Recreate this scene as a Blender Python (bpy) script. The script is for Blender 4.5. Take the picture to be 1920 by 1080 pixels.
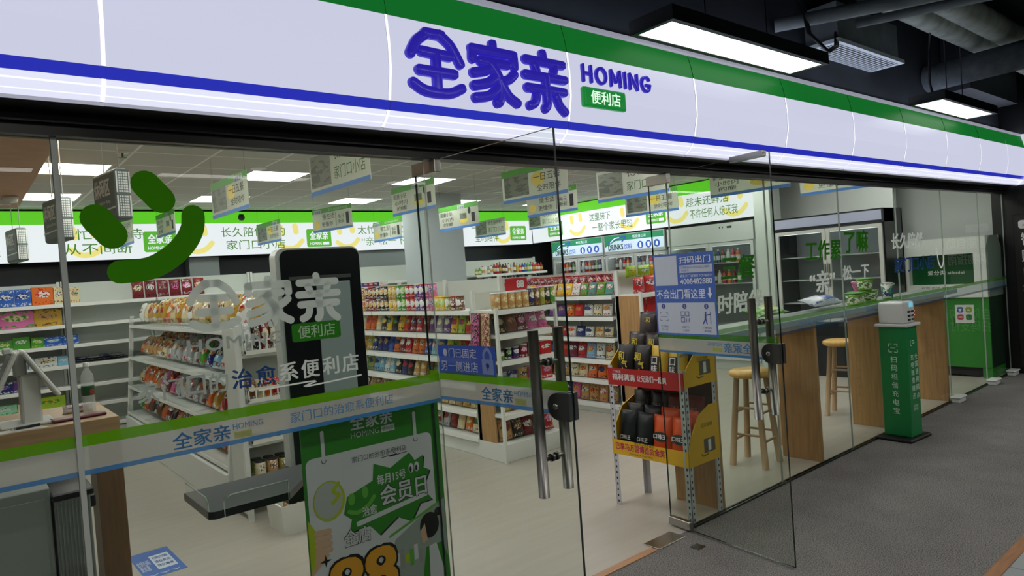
import bpy, bmesh, math, random
from mathutils import Matrix, Vector
PI = math.pi
for o in list(bpy.data.objects):
    bpy.data.objects.remove(o)
S = bpy.context.scene
COL = S.collection
rnd = random.Random(7)

# ------------------------------------------------------------------ camera, world, exposure
cam = bpy.data.objects.new('camera', bpy.data.cameras.new('camera'))
COL.objects.link(cam)
yaw, pit, rol = 0.686094330, -0.0206783426, 0.0724159119
fw = Vector((math.sin(yaw)*math.cos(pit), math.cos(yaw)*math.cos(pit), math.sin(pit)))
r0 = Vector((math.cos(yaw), -math.sin(yaw), 0)); d0 = fw.cross(r0)
rt = r0*math.cos(rol) + d0*math.sin(rol); dn = d0*math.cos(rol) - r0*math.sin(rol)
cm = Matrix((rt, -dn, -fw)).transposed().to_4x4()
cm.translation = Vector((0, -2.59288698, 1.65))
cam.matrix_world = cm
cam.data.sensor_width = 36; cam.data.lens = 36*1275.023/1920
cam.data.clip_start = 0.02
S.camera = cam
W = bpy.data.worlds.new('world'); S.world = W; W.use_nodes = True
W.node_tree.nodes['Background'].inputs[0].default_value = (0.35, 0.42, 0.5, 1)
W.node_tree.nodes['Background'].inputs[1].default_value = 0.02
S.view_settings.view_transform = 'Standard'; S.view_settings.look = 'None'
S.view_settings.exposure = 0.0; S.view_settings.gamma = 1.0; S.view_settings.use_curve_mapping = False
S.cycles.use_denoising = True
S.cycles.max_bounces = 8; S.cycles.transparent_max_bounces = 40; S.cycles.diffuse_bounces = 4
S.cycles.glossy_bounces = 4; S.cycles.caustics_reflective = False; S.cycles.caustics_refractive = False
S.cycles.sample_clamp_indirect = 4.0
PANEL_L, LINEAR_L, BANNER_L, FASCIA_L = 11.5, 2.4, 1.15, 1.0      # radiance of the lamps and light boxes

# ------------------------------------------------------------------ materials
def lin(c):
    return tuple(((x/255)/12.92 if x/255 <= 0.04045 else ((x/255+0.055)/1.055)**2.4) for x in c)
MATS = {}
def newmat(name):
    m = bpy.data.materials.new(name); m.use_nodes = True
    nt = m.node_tree; nt.nodes.clear()
    out = nt.nodes.new('ShaderNodeOutputMaterial')
    return m, nt, out
def pm(name, rgb, rough=0.5, metal=0.0, spec=0.5, noise=0.0, scale=8.0, stretch=None, bump=0.0, alpha=1.0):
    if name in MATS: return MATS[name]
    m, nt, out = newmat(name)
    b = nt.nodes.new('ShaderNodeBsdfPrincipled')
    c = lin(rgb)
    b.inputs['Base Color'].default_value = (*c, 1); b.inputs['Roughness'].default_value = rough
    b.inputs['Metallic'].default_value = metal; b.inputs['Specular IOR Level'].default_value = spec
    b.inputs['Alpha'].default_value = alpha
    if noise or bump:
        tc = nt.nodes.new('ShaderNodeTexCoord'); mp = nt.nodes.new('ShaderNodeMapping')
        nt.links.new(tc.outputs['Object'], mp.inputs[0])
        if stretch: mp.inputs['Scale'].default_value = stretch
        n = nt.nodes.new('ShaderNodeTexNoise'); n.inputs['Scale'].default_value = scale; n.inputs['Detail'].default_value = 4
        nt.links.new(mp.outputs[0], n.inputs[0])
        if noise:
            mr = nt.nodes.new('ShaderNodeMapRange'); nt.links.new(n.outputs[0], mr.inputs[0])
            mr.inputs[1].default_value = 0.3; mr.inputs[2].default_value = 0.7
            mr.inputs[3].default_value = 1-noise; mr.inputs[4].default_value = 1+noise
            mx = nt.nodes.new('ShaderNodeVectorMath'); mx.operation = 'SCALE'
            mx.inputs[0].default_value = c; nt.links.new(mr.outputs[0], mx.inputs['Scale'])
            nt.links.new(mx.outputs[0], b.inputs['Base Color'])
        if bump:
            bp = nt.nodes.new('ShaderNodeBump'); bp.inputs['Strength'].default_value = bump; bp.inputs['Distance'].default_value = 0.01
            nt.links.new(n.outputs[0], bp.inputs['Height']); nt.links.new(bp.outputs[0], b.inputs['Normal'])
    nt.links.new(b.outputs[0], out.inputs[0])
    MATS[name] = m
    return m
def em(name, rgb, strength, rough=0.25, base=None, spec=0.5):
    if name in MATS: return MATS[name]
    m, nt, out = newmat(name)
    b = nt.nodes.new('ShaderNodeBsdfPrincipled'); c = lin(rgb)
    b.inputs['Base Color'].default_value = (*(lin(base) if base else c), 1)
    b.inputs['Emission Color'].default_value = (*c, 1); b.inputs['Emission Strength'].default_value = strength
    b.inputs['Roughness'].default_value = rough; b.inputs['Specular IOR Level'].default_value = spec
    nt.links.new(b.outputs[0], out.inputs[0]); MATS[name] = m
    return m
def glassmat(name, tint, refl=1.0, ior=1.45, fr=1.0):
    if name in MATS: return MATS[name]
    m, nt, out = newmat(name)
    t = nt.nodes.new('ShaderNodeBsdfTransparent'); t.inputs[0].default_value = (*tint, 1)
    g = nt.nodes.new('ShaderNodeBsdfGlossy'); g.inputs['Roughness'].default_value = 0.0
    g.inputs[0].default_value = (refl, refl, refl, 1)
    f = nt.nodes.new('ShaderNodeFresnel'); f.inputs[0].default_value = ior
    ge = nt.nodes.new('ShaderNodeNewGeometry')
    a = nt.nodes.new('ShaderNodeMath'); a.operation = 'SUBTRACT'; a.inputs[0].default_value = 1
    nt.links.new(ge.outputs['Backfacing'], a.inputs[1])
    mu = nt.nodes.new('ShaderNodeMath'); mu.operation = 'MULTIPLY'
    sc_ = nt.nodes.new('ShaderNodeMath'); sc_.operation = 'MULTIPLY'; sc_.inputs[1].default_value = fr; nt.links.new(f.outputs[0], sc_.inputs[0])
    nt.links.new(sc_.outputs[0], mu.inputs[0]); nt.links.new(a.outputs[0], mu.inputs[1])
    mx = nt.nodes.new('ShaderNodeMixShader')
    nt.links.new(mu.outputs[0], mx.inputs[0]); nt.links.new(t.outputs[0], mx.inputs[1]); nt.links.new(g.outputs[0], mx.inputs[2])
    nt.links.new(mx.outputs[0], out.inputs[0]); MATS[name] = m
    return m
def film(name, rgb, clear=0.3, trans=0.4):
    """printed film on glass: part diffuse, part translucent, part clear"""
    if name in MATS: return MATS[name]
    m, nt, out = newmat(name); c = (*lin(rgb), 1)
    d = nt.nodes.new('ShaderNodeBsdfDiffuse'); d.inputs[0].default_value = c
    tl = nt.nodes.new('ShaderNodeBsdfTranslucent'); tl.inputs[0].default_value = c
    tr = nt.nodes.new('ShaderNodeBsdfTransparent')
    m1 = nt.nodes.new('ShaderNodeMixShader'); m1.inputs[0].default_value = trans
    m2 = nt.nodes.new('ShaderNodeMixShader'); m2.inputs[0].default_value = clear
    nt.links.new(d.outputs[0], m1.inputs[1]); nt.links.new(tl.outputs[0], m1.inputs[2])
    nt.links.new(m1.outputs[0], m2.inputs[1]); nt.links.new(tr.outputs[0], m2.inputs[2])
    nt.links.new(m2.outputs[0], out.inputs[0]); MATS[name] = m
    return m
def art(name, base, c2, c3, rough=0.35, seed=0.0, ell=(0.5, 0.6, 0.36, 0.17), band=(0.06, 0.22), dots=9.0, metal=0.0):
    """printed pack: base colour, a ragged badge of c2, small lettering-like marks of c3 above and in a low band"""
    key = 'art_' + name
    if key in MATS: return MATS[key]
    m, nt, out = newmat(key); N = nt.nodes.new; L = nt.links.new
    b = N('ShaderNodeBsdfPrincipled'); b.inputs['Roughness'].default_value = rough; b.inputs['Metallic'].default_value = metal
    tc = N('ShaderNodeTexCoord'); sp = N('ShaderNodeSeparateXYZ'); L(tc.outputs['Generated'], sp.inputs[0])
    def ma(op, a, bb=None, cc=None):
        n = N('ShaderNodeMath'); n.operation = op
        for i, v in enumerate((a, bb, cc)):
            if v is None: continue
            if isinstance(v, (int, float)): n.inputs[i].default_value = v
            else: L(v, n.inputs[i])
        return n.outputs[0]
    nz = N('ShaderNodeTexNoise'); nz.noise_dimensions = '4D'; nz.inputs['Scale'].default_value = 5; nz.inputs['W'].default_value = seed*3.7
    L(tc.outputs['Generated'], nz.inputs[0])
    n2 = N('ShaderNodeTexNoise'); n2.noise_dimensions = '4D'; n2.inputs['Scale'].default_value = dots; n2.inputs['W'].default_value = seed*1.3+5; n2.inputs['Detail'].default_value = 3
    L(tc.outputs['Generated'], n2.inputs[0])
    ex = ma('DIVIDE', ma('SUBTRACT', sp.outputs[0], ell[0]), ell[2]); ez = ma('DIVIDE', ma('SUBTRACT', sp.outputs[2], ell[1]), ell[3])
    r = ma('ADD', ma('MULTIPLY', ex, ex), ma('MULTIPLY', ez, ez))
    mask = ma('LESS_THAN', ma('ADD', r, ma('MULTIPLY', ma('SUBTRACT', nz.outputs[0], 0.5), 2.6)), 1.0)
    inb = ma('MULTIPLY', ma('GREATER_THAN', sp.outputs[2], band[0]), ma('LESS_THAN', sp.outputs[2], band[1]))
    mk = ma('MULTIPLY', ma('GREATER_THAN', n2.outputs[0], 0.53), ma('MAXIMUM', inb, mask))
    top = ma('MULTIPLY', ma('GREATER_THAN', sp.outputs[2], 0.80), ma('GREATER_THAN', n2.outputs[0], 0.57))
    mk = ma('MAXIMUM', mk, top)
    m1 = N('ShaderNodeMix'); m1.data_type = 'RGBA'; L(mask, m1.inputs[0]); m1.inputs[6].default_value = (*lin(base), 1); m1.inputs[7].default_value = (*lin(c2), 1)
    m2 = N('ShaderNodeMix'); m2.data_type = 'RGBA'; L(mk, m2.inputs[0]); L(m1.outputs[2], m2.inputs[6]); m2.inputs[7].default_value = (*lin(c3), 1)
    L(m2.outputs[2], b.inputs['Base Color']); L(b.outputs[0], out.inputs[0]); MATS[key] = m
    return m

# ------------------------------------------------------------------ mesh builder
_txt = {}
def text_mesh(s, bold=0.0, shear=0.0, spacing=1.0, line=1.0, extrude=0.0, bevel=0.0):
    k = (s, bold, shear, spacing, line, extrude, bevel)
    if k in _txt: return _txt[k]
    cu = bpy.data.curves.new('txt', 'FONT'); cu.body = s; cu.size = 1.0; cu.offset = bold; cu.shear = shear
    cu.space_character = spacing; cu.space_line = line; cu.align_x = 'LEFT'; cu.extrude = extrude; cu.bevel_depth = bevel
    cu.resolution_u = 3
    ob = bpy.data.objects.new('txt', cu); COL.objects.link(ob)
    dg = bpy.context.evaluated_depsgraph_get()
    me = bpy.data.meshes.new_from_object(ob.evaluated_get(dg))
    vs = [tuple(v.co) for v in me.vertices]; fs = [tuple(p.vertices) for p in me.polygons]
    bpy.data.objects.remove(ob); bpy.data.curves.remove(cu); bpy.data.meshes.remove(me)
    if vs:
        x0 = min(v[0] for v in vs); x1 = max(v[0] for v in vs); y0 = min(v[1] for v in vs); y1 = max(v[1] for v in vs)
    else: x0 = x1 = y0 = y1 = 0
    _txt[k] = (vs, fs, (x0, x1, y0, y1))
    return _txt[k]

class MB:
    def __init__(s): s.v = []; s.f = []; s.mi = []; s.sm = []; s.mats = []
    def mat(s, m):
        if m not in s.mats: s.mats.append(m)
        return s.mats.index(m)
    def add(s, vs, fs, m, smooth=False, M=None):
        b = len(s.v); i = s.mat(m)
        if M is not None: vs = [M @ Vector(v) for v in vs]
        s.v += [tuple(v) for v in vs]
        for f in fs: s.f.append(tuple(b+j for j in f)); s.mi.append(i); s.sm.append(smooth)
        return s
    def box(s, x0, x1, y0, y1, z0, z1, m, bev=0.0, M=None, seg=1):
        if bev <= 0:
            vs = [(x, y, z) for z in (z0, z1) for y in (y0, y1) for x in (x0, x1)]
            return s.add(vs, [(0, 2, 3, 1), (4, 5, 7, 6), (0, 1, 5, 4), (2, 6, 7, 3), (0, 4, 6, 2), (1, 3, 7, 5)], m, M=M)
        bm = bmesh.new(); bmesh.ops.create_cube(bm, size=1)
        bmesh.ops.scale(bm, vec=(x1-x0, y1-y0, z1-z0), verts=bm.verts)
        bmesh.ops.translate(bm, vec=((x0+x1)/2, (y0+y1)/2, (z0+z1)/2), verts=bm.verts)
        bmesh.ops.bevel(bm, geom=bm.edges[:], offset=bev, segments=seg, affect='EDGES', profile=0.5)
        bm.verts.index_update()
        s.add([tuple(v.co) for v in bm.verts], [tuple(v.index for v in f.verts) for f in bm.faces], m, M=M); bm.free()
        return s
    def prism(s, pts, y0, y1, m, smooth=False, M=None, side=None):
        """outline in (x,z), extruded from y0 (front) to y1 (back)"""
        n = len(pts)
        a = sum(pts[i][0]*pts[(i+1) % n][1]-pts[(i+1) % n][0]*pts[i][1] for i in range(n))
        if a < 0: pts = pts[::-1]
        vs = [(p[0], y0, p[1]) for p in pts]+[(p[0], y1, p[1]) for p in pts]
        s.add(vs, [tuple(range(n)), tuple(range(2*n-1, n-1, -1))], m, M=M)
        s.add(vs, [(i, i+n, (i+1) % n+n, (i+1) % n) for i in range(n)], side or m, smooth, M=M)
        return s
    def lathe(s, prof, m, n=16, c=(0, 0, 0), M=None, smooth=True):
        vs = []; fs = []; k = len(prof)
        for i in range(n):
            a = 2*PI*i/n
            for r, z in prof: vs.append((c[0]+r*math.cos(a), c[1]+r*math.sin(a), c[2]+z))
        for i in range(n):
            j = (i+1) % n
            for q in range(k-1): fs.append((i*k+q, j*k+q, j*k+q+1, i*k+q+1))
        if prof[0][0] > 1e-6: fs.append(tuple(i*k for i in range(n))[::-1])
        if prof[-1][0] > 1e-6: fs.append(tuple(i*k+k-1 for i in range(n)))
        return s.add(vs, fs, m, smooth, M)
    def tube(s, pts, r, m, n=10, r1=None):
        P = [Vector(p) for p in pts]; rs = [r+(((r1 if r1 is not None else r)-r)*i/max(1, len(P)-1)) for i in range(len(P))]
        vs = []; fs = []
        for i, p in enumerate(P):
            d = (P[min(i+1, len(P)-1)]-P[max(i-1, 0)]).normalized()
            u = d.cross(Vector((0, 0, 1)) if abs(d.z) < .9 else Vector((1, 0, 0))).normalized(); w = d.cross(u)
            for j in range(n):
                a = 2*PI*j/n; vs.append(p+u*rs[i]*math.cos(a)+w*rs[i]*math.sin(a))
        for i in range(len(P)-1):
            for j in range(n): fs.append((i*n+j, i*n+(j+1) % n, (i+1)*n+(j+1) % n, (i+1)*n+j))
        fs.append(tuple(range(n))); fs.append(tuple(range(len(P)*n-1, len(P)*n-n-1, -1)))
        return s.add(vs, fs, m, True)
    # flat graphics on the local front (facing -y); w = height above the sheet
    def rect(s, u0, v0, u1, v1, w, m): return s.add([(u0, -w, v0), (u1, -w, v0), (u1, -w, v1), (u0, -w, v1)], [(0, 1, 2, 3)], m)
    def poly(s, pts, w, m):
        n = len(pts); a = sum(pts[i][0]*pts[(i+1) % n][1]-pts[(i+1) % n][0]*pts[i][1] for i in range(n))
        if a < 0: pts = pts[::-1]
        return s.add([(p[0], -w, p[1]) for p in pts], [tuple(range(n))], m)
    def disc(s, u, v, ru, rv, w, m, n=20): return s.poly([(u+ru*math.cos(2*PI*i/n), v+rv*math.sin(2*PI*i/n)) for i in range(n)], w, m)
    def text(s, t, u, v, h, w, m, width=None, bold=0.0, align='L', shear=0.0, spacing=1.0, line=1.0, mirror=False):
        """text with its lower left (or centre) at u,v; h = height of its bounding box"""
        vs, fs, (x0, x1, y0, y1) = text_mesh(t, 0.0, shear, spacing, line)
        if not vs: return s
        if bold > 0.003 and h > 0.03:
            n = len(vs); sh = [(bold, bold*.6), (-bold, bold*.6), (bold, -bold*.6), (-bold, -bold*.6)]
            vs = [(a+dx, b+dy, q*0.00012) for q, (dx, dy) in enumerate(sh) for a, b, c in vs]; fs = [tuple(j+q*n for j in f) for q in range(4) for f in fs]
            x0 -= bold; x1 += bold; y0 -= bold*.6; y1 += bold*.6
        k = h/max(1e-6, y1-y0); kx = width/max(1e-6, x1-x0) if width else k
        W_ = (x1-x0)*kx
        du = u-(W_/2 if align == 'C' else W_ if align == 'R' else 0)
        if mirror: q = [(du+W_-(a-x0)*kx, -w-c, v+(b-y0)*k) for a, b, c in vs]; fs = [f[::-1] for f in fs]
        else: q = [(du+(a-x0)*kx, -w-c, v+(b-y0)*k) for a, b, c in vs]
        return s.add(q, fs, m)
    def stroke(s, pts, r, w, m, depth=0.0, rnd_=True, taper=None):
        """round-capped stroke; flat when depth is 0, else a raised rounded bar"""
        P = [Vector((p[0], p[1])) for p in pts]
        if len(P) > 2:
            Q = []
            for i in range(len(P)-1):
                p0 = P[max(i-1, 0)]; p1 = P[i]; p2 = P[i+1]; p3 = P[min(i+2, len(P)-1)]
                for t in [j/6 for j in range(6)]:
                    Q.append(0.5*((2*p1)+(p2-p0)*t+(2*p0-5*p1+4*p2-p3)*t*t+(3*p1-p0-3*p2+p3)*t**3))
            P = Q+[P[-1]]
        secs = []
        d = (P[1]-P[0]).normalized()
        for a in (-1.0, -.92, -.7, -.38): secs.append((P[0]+d*a*r, d, r*math.sqrt(max(0.0004, 1-a*a))))
        for i, p in enumerate(P): secs.append((p, (P[min(i+1, len(P)-1)]-P[max(i-1, 0)]).normalized(), r))
        d = (P[-1]-P[-2]).normalized()
        for a in (.38, .7, .92, 1.0): secs.append((P[-1]+d*a*r, d, r*math.sqrt(max(0.0004, 1-a*a))))
        if depth <= 0: cs = [(-1, 0), (1, 0)]
        else: cs = [(-1, 0), (-1, .55), (-.82, .88), (-.5, 1), (.5, 1), (.82, .88), (1, .55), (1, 0)]
        k = len(cs); vs = []; fs = []
        for p, d, rr in secs:
            nrm = Vector((-d.y, d.x))
            for a, b in cs:
                q = p-nrm*a*rr*-1
                hh = depth*b*min(1.0, (rr/r)*1.6) if depth else 0
                vs.append((q.x, -w-hh, q.y))
        for i in range(len(secs)-1):
            for j in range(k-1): fs.append((i*k+j, (i+1)*k+j, (i+1)*k+j+1, i*k+j+1) if depth else (i*k+j+1, i*k+j, (i+1)*k+j, (i+1)*k+j+1))
        return s.add(vs, fs, m, depth > 0)
    def mesh(s, name):
        me = bpy.data.meshes.new(name); me.from_pydata(s.v, [], s.f)
        for m in s.mats: me.materials.append(m)
        me.polygons.foreach_set('material_index', s.mi); me.polygons.foreach_set('use_smooth', s.sm)
        me.update(); return me
    def build(s, name, parent=None, loc=(0, 0, 0), rz=0.0, rot=None):
        return link(name, s.mesh(name), parent, loc, rz, rot)
def link(name, me, parent=None, loc=(0, 0, 0), rz=0.0, rot=None):
    o = bpy.data.objects.new(name, me); COL.objects.link(o)
    o.location = loc; o.rotation_euler = rot if rot else (0, 0, rz)
    if parent is not None: o.parent = parent
    return o
def thing(name, label, cat, loc=(0, 0, 0), rz=0.0, group=None, rot=None):
    o = bpy.data.objects.new(name, None); COL.objects.link(o); o.location = loc; o.rotation_euler = rot if rot else (0, 0, rz)
    o.empty_display_size = 0.1
    return tag(o, label, cat, group)
def tag(o, label, cat, group=None):
    o['label'] = label; o['category'] = cat
    if group: o['group'] = group
    return o
def struct(o): o['kind'] = 'structure'; return o
def sroot(name, loc=(0, 0, 0), rz=0.0):
    o = bpy.data.objects.new(name, None); COL.objects.link(o); o.location = loc; o.rotation_euler = (0, 0, rz); o.empty_display_size = 0.1
    return struct(o)
def dup(root, loc, rz, label=None, group=None):
    r = root.copy(); COL.objects.link(r); r.location = loc; r.rotation_euler = (0, 0, rz)
    if label: r['label'] = label
    if group: r['group'] = group
    for ch in list(root.children):
        c = ch.copy(); COL.objects.link(c); c.parent = r
        for g in ch.children:
            d = g.copy(); COL.objects.link(d); d.parent = c
    return r
ORD = ['', 'first', 'second', 'third', 'fourth', 'fifth', 'sixth', 'seventh', 'eighth', 'ninth', 'tenth', 'eleventh', 'twelfth', 'thirteenth', 'fourteenth',
       'fifteenth', 'sixteenth', 'seventeenth', 'eighteenth', 'nineteenth', 'twentieth', 'twenty-first', 'twenty-second', 'twenty-third', 'twenty-fourth',
       'twenty-fifth', 'twenty-sixth', 'twenty-seventh', 'twenty-eighth', 'twenty-ninth', 'thirtieth']
WEST = -PI/2      # a local front (-y) turned to face -x

# common materials
BLACK = pm('black_paint', (12, 14, 18), 0.45)
CEILK = pm('dark_ceiling_paint', (32, 38, 45), 0.7, noise=0.3, scale=3)
DUCT = pm('dark_duct_paint', (112, 120, 126), 0.6, noise=0.25, scale=6)
WHITEM = pm('white_powder_coat', (222, 226, 222), 0.42)
RAILW = pm('white_price_rail', (236, 238, 234), 0.35)
STEEL = pm('brushed_steel', (170, 168, 164), 0.22, 1.0)
DARKST = pm('dark_steel', (105, 105, 105), 0.3, 0.9)
GALV = pm('slotted_angle_paint', (196, 198, 208), 0.4)
WOODP = pm('oak_panel', (176, 136, 88), 0.5, noise=0.18, scale=5, stretch=(9, 9, 0.7))
WOODC = pm('oak_counter', (160, 130, 95), 0.45, noise=0.16, scale=5, stretch=(0.8, 8, 8))
WOODD = pm('dark_oak_leg', (110, 84, 58), 0.5, noise=0.18, scale=5, stretch=(9, 9, 0.7))
STOOLW = pm('pine_stool', (172, 142, 106), 0.4, noise=0.12, scale=6, stretch=(6, 6, 1))
ACRYL = glassmat('clear_acrylic', (0.95, 0.965, 0.955), 1.0)
GLASS = glassmat('shopfront_glass', (0.93, 0.95, 0.925), 0.9, fr=0.45)
EDGE = pm('glass_edge', (8, 26, 22), 0.2)
PALE_EDGE = pm('ground_glass_edge', (166, 176, 168), 0.5)
GREEN = pm('print_green', (88, 150, 28), 0.5)
LWHITE = pm('print_white', (226, 228, 226), 0.5)
BLUEP = pm('print_blue', (60, 96, 178), 0.5)
INK = pm('print_black', (30, 32, 34), 0.55)
GREYP = pm('print_grey', (150, 152, 148), 0.55)

# ------------------------------------------------------------------ setting: floors, walls, ceilings
def floor_tiles(name, rgb, cell, line, grout, rough, noise):
    m, nt, out = newmat(name); N = nt.nodes.new; L = nt.links.new
    b = N('ShaderNodeBsdfPrincipled'); b.inputs['Roughness'].default_value = rough
    tc = N('ShaderNodeTexCoord'); br = N('ShaderNodeTexBrick'); br.offset = 0
    br.inputs['Color1'].default_value = (*lin(rgb), 1); br.inputs['Color2'].default_value = (*lin(tuple(x*noise for x in rgb)), 1)
    br.inputs['Mortar'].default_value = (*lin(grout), 1); br.inputs['Scale'].default_value = 1
    br.inputs['Brick Width'].default_value = cell; br.inputs['Row Height'].default_value = cell; br.inputs['Mortar Size'].default_value = line
    L(tc.outputs['Object'], br.inputs[0]); L(br.outputs[0], b.inputs['Base Color']); L(b.outputs[0], out.inputs[0])
    return m
m, nt, out = newmat('grey_carpet')
N = nt.nodes.new; L = nt.links.new
b = N('ShaderNodeBsdfPrincipled'); b.inputs['Roughness'].default_value = 0.95; b.inputs['Specular IOR Level'].default_value = 0.1
tc = N('ShaderNodeTexCoord'); n1 = N('ShaderNodeTexNoise'); n1.inputs['Scale'].default_value = 150; n1.inputs['Detail'].default_value = 3
n2 = N('ShaderNodeTexNoise'); n2.inputs['Scale'].default_value = 3.5
L(tc.outputs['Object'], n1.inputs[0]); L(tc.outputs['Object'], n2.inputs[0])
ad = N('ShaderNodeMath'); ad.operation = 'MULTIPLY_ADD'; L(n2.outputs[0], ad.inputs[0]); ad.inputs[1].default_value = 0.12; L(n1.outputs[0], ad.inputs[2])
cr = N('ShaderNodeValToRGB'); cr.color_ramp.elements[0].position = 0.34; cr.color_ramp.elements[1].position = 0.74
cr.color_ramp.elements[0].color = (*lin((50, 49, 48)), 1); cr.color_ramp.elements[1].color = (*lin((146, 143, 140)), 1)
L(ad.outputs[0], cr.inputs[0]); L(cr.outputs[0], b.inputs['Base Color'])
bp = N('ShaderNodeBump'); bp.inputs['Strength'].default_value = 0.35; L(n1.outputs[0], bp.inputs['Height']); L(bp.outputs[0], b.inputs['Normal'])
L(b.outputs[0], out.inputs[0]); CARPET = m
VINYL = pm('pale_wood_vinyl', (178, 172, 160), 0.38, noise=0.05, scale=3, stretch=(0.6, 5, 1))
struct(MB().box(-5, 13, -1.43, 0, -0.1, 0, CARPET).build('floor'))
struct(MB().box(-5, 13, -7, -1.49, -0.1, 0, floor_tiles('lobby_tile', (150, 156, 154), 0.8, 0.004, (90, 92, 92), 0.35, 0.95)).build('floor_lobby'))
struct(MB().box(-5, 13, -1.49, -1.43, -0.1, 0.004, pm('wood_strip', (150, 104, 66), 0.5, noise=0.2, scale=6, stretch=(1, 8, 8))).build('trim_1'))
struct(MB().box(-1.6, 10.1, 0, 7.8, -0.1, 0, VINYL).build('floor_shop'))
struct(MB().box(-1.7, 10.3, 7.75, 7.9, 0, 2.95, pm('dark_back_wall', (30, 36, 44), 0.3)).build('wall_back'))
struct(MB().box(10.1, 10.25, 0.05, 7.75, 0, 2.95, pm('pale_wall_paint', (222, 226, 222), 0.7)).build('wall_right'))
struct(MB().box(9.45, 9.55, 1.06, 7.6, 0, 2.849, MATS['pale_wall_paint']).build('wall_right_lining'))
struct(MB().box(-1.75, -1.6, 0.05, 7.75, 0, 2.95, MATS['pale_wall_paint']).build('wall_left'))
m, nt, out = newmat('mineral_ceiling_tile'); N = nt.nodes.new; L = nt.links.new
b = N('ShaderNodeBsdfPrincipled'); b.inputs['Roughness'].default_value = 0.8
tc = N('ShaderNodeTexCoord'); mp = N('ShaderNodeMapping'); L(tc.outputs['Object'], mp.inputs[0]); mp.inputs['Location'].default_value = (0.0, 0.05, 0)
br = N('ShaderNodeTexBrick'); br.offset = 0; br.inputs['Scale'].default_value = 1; br.inputs['Brick Width'].default_value = 0.6; br.inputs['Row Height'].default_value = 0.6
br.inputs['Mortar Size'].default_value = 0.011; br.inputs['Color1'].default_value = (*lin((196, 196, 190)), 1); br.inputs['Color2'].default_value = (*lin((190, 190, 185)), 1)
br.inputs['Mortar'].default_value = (*lin((240, 240, 236)), 1); L(mp.outputs[0], br.inputs[0])
L(br.outputs[0], b.inputs['Base Color']); L(b.outputs[0], out.inputs[0]); CTILE = m
struct(MB().box(-1.6, 10.1, 0.1, 7.75, 2.85, 2.95, CTILE).build('ceiling_shop'))
# corridor shell
struct(MB().box(-5, 13, -7, 0.1, 3.95, 4.05, CEILK).build('ceiling'))
struct(MB().box(-5, 13, -7.15, -7, 0, 3.95, pm('dark_far_wall', (60, 64, 66), 0.7)).build('wall_opposite'))
struct(MB().box(-5, 13, 0.0, 0.1, 2.95, 3.95, CEILK).build('wall_above_sign'))
struct(MB().box(9.93, 10.9, -0.85, 0.12, 0, 3.95, pm('black_pillar_paint', (10, 13, 15), 0.35)).build('pillar_right'))
struct(MB().box(13, 13.15, -7, 0.1, 0, 3.95, CEILK).build('wall_corridor_end'))
struct(MB().box(-5.15, -5, -7, 0.1, 0, 3.95, CEILK).build('wall_corridor_start'))
# header beam over the glass, with its slim channel
struct(MB().box(-1.6, 9.93, -0.06, 0.1, 2.225, 2.95, pm('header_black', (7, 8, 10), 0.35, spec=.2)).build('trim_2'))
struct(MB().box(-1.6, 9.93, -0.035, 0.035, 2.19, 2.225, pm('channel_black', (9, 10, 12), 0.3, spec=.3)).build('trim_3'))
struct(MB().box(-1.6, 1.68, -0.012, 0.022, 0, 0.012, EDGE).build('trim_4'))
struct(MB().box(3.4, 9.93, -0.012, 0.022, 0, 0.012, EDGE).build('trim_5'))
struct(MB().box(.270, .286, -.006, .018, .012, 2.19, pm('clear_joint', (190, 196, 188), .3)).build('trim_7'))
struct(MB().box(1.70, 3.02, -0.05, 0.0, 0, 0.006, pm('threshold_wood', (176, 132, 96), 0.45, noise=0.15, scale=6, stretch=(1, 9, 9))).build('trim_6'))
struct(MB().box(-1.6, 0.52, 0.15, 5.25, 2.6, 2.84, pm('brown_bulkhead', (198, 156, 124), 0.6, noise=0.06)).build('ceiling_bulkhead'))

# ------------------------------------------------------------------ shopfront glass
def pane(n, x0, x1, z0=0.012, z1=2.19):
    mb = MB(); y0, y1 = 0.0, 0.012
    vs = [(x, y, z) for z in (z0, z1) for y in (y0, y1) for x in (x0, x1)]
    mb.add(vs, [(0, 1, 5, 4), (2, 6, 7, 3)], GLASS); mb.add(vs, [(0, 2, 3, 1), (4, 5, 7, 6), (0, 4, 6, 2), (1, 3, 7, 5)], PALE_EDGE)
    return struct(mb.build('window_%d' % n))
JX = [-1.6, 0.278, 1.668, 3.40, 4.51, 5.632, 6.758, 7.893, 9.02, 9.90]
k = 0
for i in range(len(JX)-1):
    if i == 2: continue
    k += 1
    pane(k, JX[i]+(.009 if i == 1 else .002), JX[i+1]-(.009 if i == 0 else .002))

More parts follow.
